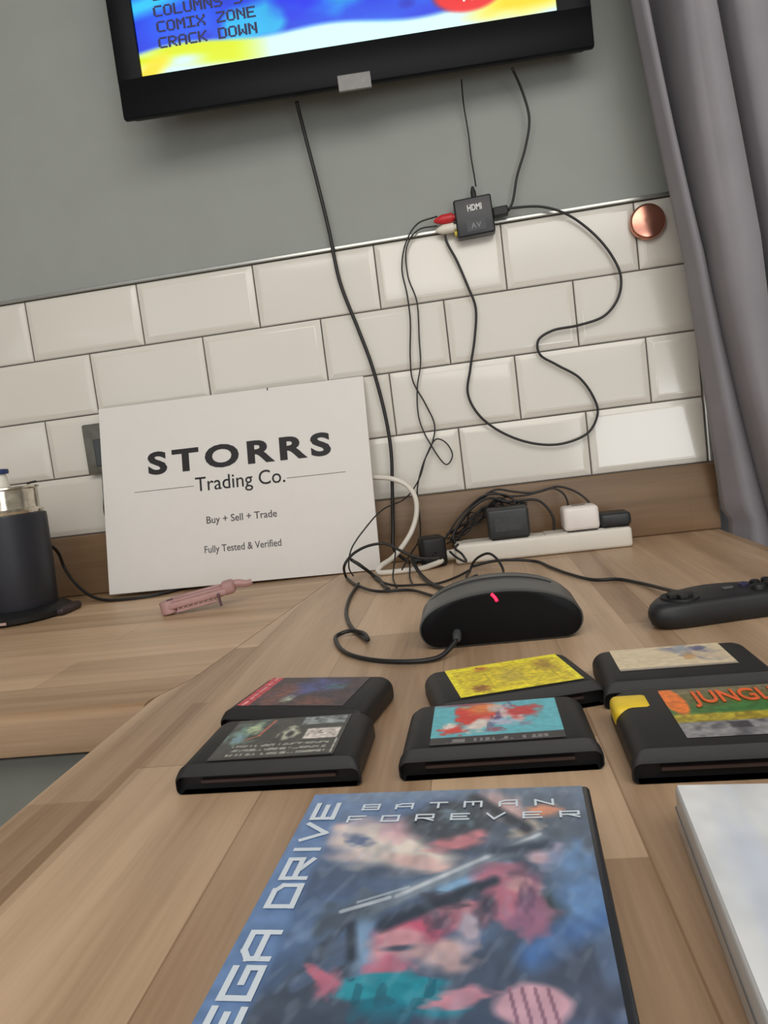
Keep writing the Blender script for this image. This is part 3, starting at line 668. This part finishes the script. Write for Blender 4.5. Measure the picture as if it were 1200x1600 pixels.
bm.faces.new(rings[0]); bm.faces.new(rings[-1])
link('shell', bm, mat('console_shell', (66, 68, 67), .35, noise=.06), cs, smooth=35)
bm = bmesh.new(); f0 = [bm.verts.new((x*.975, .0012, .0008+z*.972)) for x, z in arch()]; f1 = [bm.verts.new((x*.985, .003, .0004+z*.985)) for x, z in arch()]
f2 = [bm.verts.new((x*.93, .0002, .0018+z*.93)) for x, z in arch()]
for P, Q in ((f1, f0), (f0, f2)):
    for i in range(len(P)): bm.faces.new((P[i], P[(i+1) % len(P)], Q[(i+1) % len(P)], Q[i]))
bm.faces.new(f2)
link('face_panel', bm, mat('gloss_black', (7, 7, 8), .45, noise=.05, spec=.2), cs, smooth=35)
bm = bmesh.new()
pts = [(.0745*.97*math.cos(a), .044, .0163+.0355*math.sin(a)**.9) for a in np.linspace(PI*.24, PI*.83, 26)]
tube(bm, pts, .0016, 8); link('cartridge_slot', bm, deep_black, cs, smooth='all', label='dark slot line along the arched top')
R_ = at_y(773, 935, -.531)
bm = bmesh.new(); tube(bm, [(R_[0]-.733, -.0006, R_[2]+.0035), (R_[0]-.7305+.0002, -.0008, R_[2]), (R_[0]-.7305+.0018, -.0006, R_[2]-.0035)], .0013, 10, step=.001)
link('power_light', bm, mat_emit('red_led', (255, 20, 50), 6.), cs, smooth='all', label='glowing red indicator')
link('lead_plug', lathe(bmesh.new(), [(.004, .0), (.004, .016), (.0026, .02)], 16, (-.040, -.0002, .0135), 'Y'), mat('plug_grey', (74, 78, 78), .3, noise=.05), cs, smooth=40)

# ---------------------------------------------------------------- gamepad
gp = thing('gamepad', 'black games controller lying at the right edge behind the cartridges', 'gamepad', (.934, -.505, .0008), math.radians(10))
out = []
for i in range(72):
    a = 2*PI*i/72; x = .073*math.cos(a)*(1+.02*math.cos(2*a)); y = .036*math.sin(a)
    y += -.016*(abs(x)/.073)**2+.008
    if y < 0: y += .006*math.cos(x/.073*PI/2)
    out.append((x, y))
bm = bmesh.new(); rr = []
for s, z in ((.84, .0), (.95, .003), (1., .009), (1., .013), (.96, .018), (.88, .0215), (.7, .0226)):
    rr.append([bm.verts.new((x-math.copysign(min(abs(x), (1-s)*.05), x), y*s, z)) for x, y in out])
for a, b in zip(rr, rr[1:]):
    for i in range(72): bm.faces.new((a[i], a[(i+1) % 72], b[(i+1) % 72], b[i]))
bm.faces.new(rr[0]); bm.faces.new(rr[-1])
link('shell', bm, mat('gamepad_black', (27, 28, 30), .5, noise=.08), gp, smooth=50)
PZ = -.0042
link('pad_disc', lathe(bmesh.new(), [(.017, .0262), (.0165, .0285), (.012, .0275)], 32, (-.042, 0, PZ)), deep_black, gp, smooth=40)
bm = bx(-.053, -.031, -.004, .004, .0228, .0276, bev=.0012); box(bm, -.046, -.038, -.011, .011, .0228, .0274, bev=.0012); link('direction_pad', bm, black_plastic, gp)
for k in range(3): link('button', lathe(bmesh.new(), [(.0062, .0255), (.0062, .0295), (.005, .031), (.001, .0315)], 24, (.028+k*.0145, -.006+k*.005, PZ)), deep_black, gp, smooth=40)
for k in range(3): link('small_button', lathe(bmesh.new(), [(.0045, .0255), (.0045, .029), (.0035, .030), (.001, .0303)], 20, (.024+k*.0125, .011+k*.003, PZ)), mat('button_blue', (52, 50, 78), .4, noise=.06) if k == 0 else deep_black, gp, smooth=40, label='dark blue small button' if k == 0 else None)
link('start_button', bx(.002, .012, .006, .010, .022, .0246, bev=.001), mat('button_grey', (80, 80, 82), .4, noise=.06), gp)
link('cable_collar', lathe(bmesh.new(), [(.005, -.044), (.0038, -.030)], 14, (-.03, .0, .014), 'Y'), deep_black, gp, smooth=40)

clead = cable('lead', [(738, 885, 'y', -.135), (770, 877, 'y', -.14), (800, 875, 'y', -.145), (836, 877, 'z', .003), (862, 887, 'z', .003), (890, 897, 'z', .003), (930, 906, 'z', .003), (965, 905, 'z', .003), (1000, 911, 'z', .003), (1045, 922, 'z', .008), (1064, 926, 'z', .014)], .0021, cable_black,
    '', zmin=.0024)
as_part(clead, gp)

# ---------------------------------------------------------------- cartridges
def cart_shell(W_, D, H, flare=.0015, slope=.004):
    bm = bmesh.new(); rings = []
    def sec(hw, zt, rt, zb=0., rb=.0025):
        P = []
        rt = min(rt, zt-zb-rb-.0005)
        for cx, cz, r, a0 in ((hw-rt*1.15, zt-rt, rt, 0), (-hw+rt*1.15, zt-rt, rt, PI/2), (-hw+rb, zb+rb, rb, PI), (hw-rb, zb+rb, rb, 1.5*PI)):
            for k in range(7):
                a = a0+PI/2*k/6; kx = 1.15 if r == rt else 1.; P.append((cx+r*kx*math.cos(a), cz+r*math.sin(a)))
        return P
    h = W_/2
    for y, hw, zt, rt in ((-D/2, h+flare-.001, H*.60, .004), (-D/2+.0012, h+flare, H*.74, .006), (-D/2+slope, h+flare*.6, H*.95, .008), (-D/2+slope+.003, h, H, .009), (D/2-.006, h-.0005, H, .009), (D/2-.002, h-.0015, H*.97, .009), (D/2, h-.004, H*.85, .007)):
        rings.append([bm.verts.new((x, y, z)) for x, z in sec(hw, zt, rt)])
    for a, b in zip(rings, rings[1:]):
        for i in range(len(a)): bm.faces.new((a[i], a[(i+1) % len(a)], b[(i+1) % len(a)], b[i]))
    ff = bm.faces.new(rings[0]); bm.faces.new(rings[-1])
    bmesh.ops.inset_region(bm, faces=[ff], thickness=.0013, depth=0.)
    r = bmesh.ops.extrude_discrete_faces(bm, faces=[ff])
    for f in r['faces']:
        for v in f.verts: v.co.y += .006
        for g in [f]+[q for e in f.edges for q in e.link_faces]: g.material_index = 1  # opening of the same shell coloured near-black to stand in for its inner shade
    return bm
def cartridge(label, x, y, rz, paint, lw, lh, lx=0., ly=0., W_=.111, D=.070, H=.0175, gl=(150, 100), z=.0006):
    t = thing('game_cartridge', label, 'game cartridge', (x, y, z), math.radians(rz), 'game cartridges on the worktop')
    link('shell', cart_shell(W_, D, H), black_plastic, t, smooth=35).data.materials.append(deep_black)
    link('edge_connector', bx(-W_/2+.014, W_/2-.014, -D/2+.003, -D/2+.0062, H*.28, H*.38), mat('connector_brown', (60, 44, 40), .6, noise=.1), t)
    printed('label', lw, lh, gl[0], gl[1], paint, printm, t, Matrix.Translation((lx, ly, H+.0003)))
    return t
def art_red(u, v):
    a = Art(u, v, (58, 42, 48)); n = vnoise(u, v, 9, 3); a.mix(n-.35, (92, 60, 54)); a.mix(vnoise(u, v, 7, 9)-.45, (40, 44, 70))
    a.ell(.47, .4, .16, .34, 25, (74, 84, 140), .7, .9, 2); a.ell(.62, .3, .2, .18, -10, (66, 72, 122), .8, .8, 4); a.ell(.3, .6, .12, .3, 0, (120, 72, 62), .8, .9, 6)
    a.ell(.42, .78, .05, .1, 0, (150, 160, 140), .8, .6, 8); a.ell(.70, .85, .16, .12, 0, (110, 66, 58), .8, .8, 9); a.ell(.75, .35, .1, .1, 0, (60, 96, 110), .8, .8, 5)
    a.rect(-.1, -.1, .115, 1.1, (196, 58, 70)); a.mix((np.abs(u-.055) < .012)*(vnoise(u*.1, v, 22, 4) > .45)*.7, (240, 190, 190))
    a.speck(.22, 30); return a.c
def art_silver(u, v):
    a = Art(u, v, (60, 60, 56)); a.mix(vnoise(u, v, 11, 4)*.5-.1, (92, 94, 86))
    a.ell(.14, .35, .12, .26, 10, (112, 140, 128), .6, 1.2, 3); a.ell(.2, .25, .06, .12, 0, (176, 190, 150), .6, 1., 5); a.ell(.12, .5, .05, .1, 0, (120, 150, 160), .6, 1., 7)
    a.seg(.34, .05, .28, .45, .012, (186, 104, 84)); a.seg(.28, .45, .18, .56, .010, (170, 110, 80))
    a.ell(.55, .42, .07, .14, 0, (176, 180, 160), .5, 1.3, 8); a.ell(.55, .45, .03, .07, 0, (48, 50, 50), .6); a.rect(.60, .02, .97, .22, (150, 160, 160)); a.mix((vnoise(u, v, 24, 6)-.5)*2*((u > .55) & (v < .26)), (70, 76, 78))
    a.rect(.68, .34, .965, .60, (214, 204, 196)); a.mix(((u > .7) & (u < .94) & (v > .38) & (v < .56))*(vnoise(u, v*1.2, 40, 2) > .62)*.5, (120, 100, 100))
    for k in range(3): a.mix(((np.abs(v-(.70+k*.10)) < .022) & (u > .12) & (u < .92))*(vnoise(u, v*.3, 60, 11+k) > .42)*.8, (176, 176, 164))
    a.rect(-.1, .965, 1.1, 1.1, (40, 40, 38)); a.rect(.965, .62, .975, .95, (190, 190, 180)); a.speck(.15, 34); return a.c
def art_yellow(u, v):
    a = Art(u, v, (246, 228, 30)); a.rect(.05, .12, .95, .90, (230, 208, 32), .02); a.mix(((vnoise(u, v, 16, 3)-.5)*1.1)*((u > .06) & (u < .95) & (v > .12)), (178, 148, 34))
    for k in range(3): a.rect(.30+k*.27-.004, .1, .30+k*.27+.004, .9, (190, 168, 28), .01)
    a.ell(.30, .14, .05, .07, 0, (196, 120, 30), .6, 1., 2); a.ell(.82, .35, .07, .2, 0, (176, 140, 44), .8, .8, 4); a.ell(.2, .8, .06, .1, 0, (150, 96, 30), .7, .9, 5); a.ell(.5, .5, .1, .2, 0, (200, 180, 60), .8, 1., 7)
    a.rect(.56, .02, .74, .14, (246, 230, 20)); a.speck(.12, 36); return a.c
def art_turq(u, v):
    a = Art(u, v, (98, 184, 196)); a.rect(-.1, .84, 1.1, 1.1, (52, 50, 52), .02)
    a.ell(.33, .33, .15, .24, -10, (214, 64, 54), .3, .9, 2); a.ell(.40, .17, .13, .14, 0, (226, 130, 70), .5, .8, 3); a.ell(.17, .68, .10, .12, 20, (214, 66, 58), .4, .9, 4); a.ell(.14, .58, .05, .08, 20, (230, 216, 206), .5, .7)
    a.ell(.37, .60, .09, .14, 30, (222, 210, 200), .5, 1.1, 5); a.ell(.54, .35, .04, .28, 15, (92, 74, 120), .5, .8, 7); a.ell(.61, .33, .09, .22, -25, (216, 196, 196), .4, 1.1, 6); a.ell(.72, .30, .13, .15, 10, (196, 66, 66), .35, .8, 8)
    a.ell(.57, .55, .10, .07, 30, (180, 186, 206), .6, .8, 9); a.ell(.5, .72, .06, .05, 0, (150, 90, 110), .7, .9, 10); a.ell(.73, .62, .05, .05, 0, (130, 150, 170), .7)
    a.ell(.3, -.02, .3, .06, 0, (150, 60, 80), .8, .8, 12)
    a.mix(((np.abs(v-.93) < .035) & (u > .12) & (u < .88))*(vnoise(u, v*.2, 44, 4) > .4)*.75, (150, 146, 144)); a.speck(.06, 30); return a.c
def art_cream(u, v):
    a = Art(u, v, (224, 206, 172)); a.mix(vnoise(u, v, 6, 3)*.3, (206, 186, 152))
    a.ell(.72, .30, .15, .28, -20, (130, 128, 146), .7, 1.3, 3); a.ell(.64, .22, .07, .16, 10, (150, 158, 164), .6, 1., 4); a.ell(.80, .5, .1, .22, -20, (206, 186, 160), .6, 1.2, 6); a.ell(.78, .2, .06, .1, 0, (92, 94, 124), .7, 1., 8); a.ell(.66, .55, .05, .12, 0, (190, 150, 100), .7, 1., 9)
    a.rect(-.1, .93, 1.1, 1.1, (150, 140, 128), .06); a.speck(.05, 24); return a.c
def art_jungle(u, v):
    a = Art(u, v, (112, 106, 62)); a.mix(vnoise(u, v, 10, 3)-.3, (70, 96, 48)); a.rect(-.1, -.1, 1.1, .12, (120, 112, 84), .03)
    a.ell(.5, .46, .6, .12, 0, (62, 116, 56), .6, .9, 3); a.rect(-.1, .56, 1.1, .72, (186, 168, 50), .05); a.mix((vnoise(u*2, v, 14, 5) > .55)*((v > .55) & (v < .73))*.6, (140, 120, 34))
    a.rect(-.1, .72, 1.1, 1.1, (142, 140, 140), .02); a.mix((vnoise(u, v*.6, 20, 8)-.4)*1.5*(v > .72), (84, 84, 90)); a.rect(.30, .74, .42, .86, (70, 68, 74), .02)
    a.ell(.06, .26, .075, .30, -4, (236, 122, 44), .15); a.ell(.95, .2, .1, .3, 0, (240, 120, 50), .3); a.speck(.14, 34); return a.c

cartridge('black cartridge with a red-edged blue picture label, back row left', .583, -.668, -12.0, art_red, .084, .058, -.004, .002)
cartridge('black cartridge with a dark silvery printed label, front row left', .582, -.7475, -1.6, art_silver, .078, .060, .002, .000, D=.069)
cartridge('black cartridge with a plain yellow label, set askew in back row', .729, -.6685, 12.5, art_yellow, .086, .060, .003, .001, W_=.114)
cartridge('black cartridge with a turquoise and red picture label', .7175, -.7475, -.5, art_turq, .077, .060, .000, .000, W_=.112, D=.069)
cartridge('black cartridge with a cream label, nearest the gamepad', .8475, -.666, -1.5, art_cream, .077, .047, -.003, .009)
jg = cartridge('larger black cartridge with orange and green jungle lettering and yellow corner', .847, -.7605, -2., art_jungle, .086, .070, .014, .003, W_=.118, D=.087, H=.018)
a = [(0, 0)]
text('lettering', 'JUNGLE', .026, mat('jungle_orange', (232, 104, 52), .5, noise=.12, nscale=90), jg, Matrix.Translation((.0125, .0135, .0189)), .016, 1., .052)
link('corner_tab', bx(-.0593, -.0355, .012, .0365, .0045, .01845, bev=.0045, seg=4), mat('tab_yellow', (232, 198, 48), .45, noise=.08, nscale=60), jg, smooth=40, label='yellow corner tab')

# ---------------------------------------------------------------- game cases
def game_case(name, label, x, y, rz, W_, D, H, paint, nx, ny, shellm):
    t = thing(name, label, 'game case', (x, y, .0006), math.radians(rz))
    link('shell', bx(-W_/2, W_/2, -D/2, D/2, 0, H, bev=.0022, seg=3), shellm, t, smooth=40)
    bm = bx(-W_/2-.0004, W_/2+.0004, -D/2-.0004, D/2+.0004, H*.48, H*.52); link('seam', bm, mat('case_seam', (120, 116, 112), .5, noise=.05) if 'white' in shellm.name else deep_black, t)
    s = printed('cover_sheet', W_-.0045, D-.003, nx, ny, paint, mat_print('glossy_cover', .3, coat=.35), t, Matrix.Translation((-.0012, 0, H+.0003)))
    return t, s
def art_case(u, v):
    # v is measured along the full sheet; features sit where the photo shows them
    a = Art(u, v, (88, 116, 156)); a.mix(vnoise(u, v*1.4, 7, 3)*1.1-.35, (66, 90, 130)); a.mix(vnoise(u, v*1.4, 5, 13)*1.2-.6, (116, 142, 178))
    a.rect(-.1, -.1, 1.1, .05, (110, 134, 164), .05)
    a.ell(.6, .30, .55, .1, -12, (70, 84, 108), .8, .6, 5); a.ell(.86, .2, .16, .2, 0, (92, 104, 116), .8, .6, 6)
    # cream and pink cloud
    for q in range(7): a.seg(.30-.012*q, .52+.02*q, .06+.05*q, .98, .010, ((70, 84, 104), (48, 56, 68), (98, 116, 144))[q % 3], 1.2)
    for q in range(5): a.seg(.70+.06*q, .60, .62+.09*q, .95, .012, ((58, 70, 88), (92, 118, 156))[q % 2], 1.3)
    a.ell(.27, .235, .16, .075, 12, (222, 190, 192), .5, .8, 2); a.ell(.36, .265, .19, .078, 12, (236, 222, 208), .5, .7, 3); a.ell(.24, .235, .05, .022, 20, (96, 110, 146), .6, .6, 4)
    a.ell(.38, .19, .07, .05, 0, (222, 170, 178), .7, .8, 9); a.ell(.47, .335, .12, .025, 14, (232, 190, 182), .6, .6, 7)
    # dark storm shape and pale streaks
    a.ell(.54, .16, .15, .10, 4, (50, 58, 68), .35, .5, 8); a.ell(.58, .16, .05, .05, 30, (96, 116, 126), .8, 1., 9); a.ell(.585, .245, .09, .035, -14, (206, 128, 136), .5, .6, 11); a.ell(.68, .11, .1, .07, 40, (64, 72, 82), .6, .6, 12)
    a.ell(.73, .095, .05, .10, -40, (214, 176, 172), .6, .6, 13); a.ell(.86, .12, .055, .028, 0, (234, 150, 112), .6, .4, 14); a.ell(.80, .20, .05, .03, -30, (220, 200, 180), .7, .6, 15)
    a.seg(.34, .50, .84, .235, .024, (128, 142, 156), .9); a.seg(.42, .45, .84, .225, .007, (200, 208, 214), 1.2); a.seg(.42, .53, .78, .36, .032, (52, 62, 78), 1.2); a.seg(.55, .43, .74, .345, .016, (128, 170, 204), 1.2)
    a.ell(.30, .50, .10, .05, -20, (74, 86, 98), .6, 1.1, 16); a.seg(.27, .50, .40, .455, .006, (190, 200, 206)); a.seg(.31, .47, .45, .42, .004, (170, 184, 194))
    a.ell(.86, .31, .05, .045, 0, (204, 172, 182), .5, .7, 17); a.ell(.93, .33, .06, .07, 0, (104, 140, 184), .7, .8, 18)
    # dark lower ground
    a.ell(.26, .74, .18, .12, -35, (68, 78, 92), .5, .6, 19); a.ell(.80, .66, .24, .16, 0, (70, 80, 96), .6, .7, 20); a.ell(.5, .9, .4, .16, 0, (62, 72, 86), .6, .6, 21); a.ell(.84, .48, .09, .035, 0, (58, 70, 74), .7, .7, 26)
    a.seg(.80, .62, 1.0, .50, .035, (74, 112, 168), 1.3); a.ell(.95, .46, .06, .06, 0, (100, 140, 190), .7, .7, 27); a.seg(.22, .70, .33, .62, .02, (84, 100, 126)); a.seg(.35, .56, .40, .66, .035, (124, 156, 188), 1.4); a.seg(.31, .54, .34, .63, .014, (46, 54, 66), 1.3)
    # pink figures as loose blots
    a.ell(.74, .435, .11, .085, 40, (198, 116, 136), .4, .8, 22); a.ell(.78, .42, .05, .03, 20, (216, 158, 158), .5, .7, 23); a.ell(.80, .52, .05, .05, 0, (172, 112, 140), .5, .8, 24); a.ell(.60, .50, .075, .05, 0, (200, 124, 138), .4, .7, 25); a.ell(.57, .465, .06, .02, 10, (60, 54, 62), .6, .6, 28)
    a.ell(.50, .565, .10, .045, -8, (196, 84, 110), .35, .5, 29); a.ell(.46, .60, .075, .05, 0, (214, 150, 158), .4, .5, 30); a.ell(.47, .605, .05, .008, -4, (70, 74, 90), .7); a.ell(.45, .655, .06, .03, 0, (202, 106, 126), .4, .6, 31); a.ell(.58, .62, .07, .04, 0, (206, 170, 166), .6, .8, 32); a.ell(.64, .55, .03, .05, 0, (190, 176, 190), .6, .8, 33)
    a.ell(.42, .70, .10, .034, -8, (40, 150, 166), .3, .8, 34); a.ell(.52, .72, .10, .042, 8, (30, 136, 152), .3, .9, 44); a.ell(.46, .76, .07, .03, 0, (26, 112, 132), .5, .9, 45); a.mix((vnoise(u, v, 34, 35) > .62)*((np.hypot((u-.465)/.15, (v-.715)/.045) < 1.))*.6, (24, 84, 100))
    a.ell(.27, .675, .045, .014, 28, (206, 112, 132), .4, .5, 36); a.ell(.30, .70, .03, .03, 0, (206, 112, 132), .5, .6, 37); a.ell(.63, .725, .08, .02, -14, (210, 138, 150), .4, .7, 38)
    a.seg(.62, .05, .80, .20, .022, (44, 50, 60), 1.1); a.seg(.40, .545, .70, .40, .016, (40, 48, 60), 1.3); a.seg(.70, .29, .86, .27, .02, (56, 66, 82), 1.3)
    a.ell(.54, .15, .10, .075, 4, (50, 58, 68), .5, .5, 50); a.ell(.56, .14, .05, .03, 20, (104, 126, 138), .9, 1.2, 51)
    a.ell(.68, .49, .03, .04, 0, (70, 62, 76), .8, .8, 52); a.ell(.80, .46, .03, .05, 10, (120, 84, 110), .8, .9, 53); a.ell(.55, .53, .03, .03, 0, (92, 70, 84), .9, .8, 54); a.ell(.40, .86, .25, .07, 0, (52, 60, 74), .9, .7, 55)
    a.mix(np.clip((vnoise(u, v*1.3, 17, 61)-.5)*.5, 0, .14), (60, 72, 96)); a.mix(np.clip((vnoise(u*1.6+v, v*.8-u*.6, 26, 62)-.6)*.7, 0, .16), (180, 196, 214)); a.mix(np.full(len(u), .10), (140, 156, 180))
    a.mix((.135-u)/.03+.2, (104, 134, 178))
    # pale emblem
    a.ell(.80, .735, .085, .05, 0, (206, 164, 176), .2, .2, 39)
    for k in range(4): a.seg(.745+k*.03, .70, .765+k*.03, .772, .0045, (150, 112, 128))
    a.speck(.07, 40, 5); return np.clip(a.c, 0, 255)
CW_, CD, CH = .134, .180, .0225
gc, sheet = game_case('game_case', 'blue glossy game case with vertical white lettering and collage cover', .6855, -.9285, -3.5, CW_, CD, CH, art_case, 230, 300, mat('case_black', (40, 42, 46), .3, noise=.05))
mw = mat('cover_white', (212, 222, 230), .45, noise=.03)
bm = bmesh.new(); Mc = Matrix.Translation((-CW_/2+.0160, -CD/2+.0, CH+.0006)) @ Matrix.Rotation(PI/2, 4, 'Z')
# squared lettering up the left strip: 'MEGA DRIVE', reading away from the viewer
def stroke_letters(bm, s, x, h, w, gap, t, M):
    F = {'M': ((0, 0, 0, 1), (0, 1, .5, 1), (.5, 1, .5, .4), (.5, 1, 1, 1), (1, 1, 1, 0)), 'E': ((0, 0, 0, 1), (0, 1, 1, 1), (0, .5, .85, .5), (0, 0, 1, 0)),
         'G': ((1, 1, 0, 1), (0, 1, 0, 0), (0, 0, 1, 0), (1, 0, 1, .5), (1, .5, .5, .5)), 'A': ((0, 0, 0, .75), (0, .75, .3, 1), (.3, 1, 1, 1), (1, 1, 1, 0), (0, .42, 1, .42)),
         'D': ((0, 0, 0, 1), (0, 1, .75, 1), (.75, 1, 1, .75), (1, .75, 1, 0), (1, 0, 0, 0)), 'R': ((0, 0, 0, 1), (0, 1, 1, 1), (1, 1, 1, .45), (1, .45, 0, .45), (.4, .45, 1, 0)),
         'I': ((.5, 0, .5, 1),), 'V': ((0, 1, .4, 0), (.4, 0, 1, 1)), 'B': ((0, 0, 0, 1), (0, 1, 1, 1), (1, 1, 1, .5), (1, .5, 0, .5), (1, .5, 1, 0), (1, 0, 0, 0)),
         'T': ((0, 1, 1, 1), (.5, 1, .5, 0)), 'N': ((0, 0, 0, 1), (0, 1, 1, 0), (1, 0, 1, 1)), 'F': ((0, 0, 0, 1), (0, 1, 1, 1), (0, .5, .8, .5)), 'O': ((0, 0, 0, 1), (0, 1, 1, 1), (1, 1, 1, 0), (1, 0, 0, 0))}
    for c in s:
        if c == ' ': x += gap*2.2; continue
        ww = w*(.45 if c == 'I' else 1.)
        for x0, z0, x1, z1 in F[c]:
            p, q = Vector((x+x0*ww, z0*h, 0)), Vector((x+x1*ww, z1*h, 0)); d = (q-p).normalized()*t/2; n = Vector((-d.y, d.x, 0)); p -= d; q += d
            lift = Vector((0, 0, .00004*(1+len(bm.faces) % 7)))
            bm.faces.new([bm.verts.new(M @ (k+lift)) for k in (p-n, q-n, q+n, p+n)])
        x += ww+gap
stroke_letters(bm, 'MEGA DRIVE', .013, .0098, .0130, .0044, .0024, Mc)
link('lettering', bm, mw, sheet)
bm = bmesh.new(); Mt = Matrix.Translation((-.038, CD/2-.0185, CH+.0006)); stroke_letters(bm, 'BATMAN', .0, .0046, .0076, .0084, .0011, Mt)
Mt = Matrix.Translation((-.043, CD/2-.029, CH+.0006)); stroke_letters(bm, 'FOREVER', .0, .0046, .0076, .0083, .0011, Mt); link('title_lettering', bm, mw, sheet)

def art_white(u, v):
    a = Art(u, v, (226, 228, 228)); a.mix(vnoise(u, v, 6, 3)*1.2-.55, (196, 200, 204)); a.ell(.45, .2, .3, .12, -20, (206, 208, 206), .9, .8, 4); a.ell(.12, .45, .06, .3, 4, (206, 214, 226), .9, .8, 6); a.ell(.5, .4, .3, .1, -10, (200, 206, 214), .9, .8, 8)
    a.seg(.36, .27, .52, .31, .006, (120, 124, 128)); a.ell(.62, .12, .1, .03, 0, (176, 182, 180), .9, .8, 9); a.speck(.03, 20); return a.c
game_case('game_case', 'white game case at the lower right corner', .8535, -.943, -5.2, CW_, CD, .0225, art_white, 80, 110, mat('case_clear_white', (206, 206, 204), .3, noise=.03))
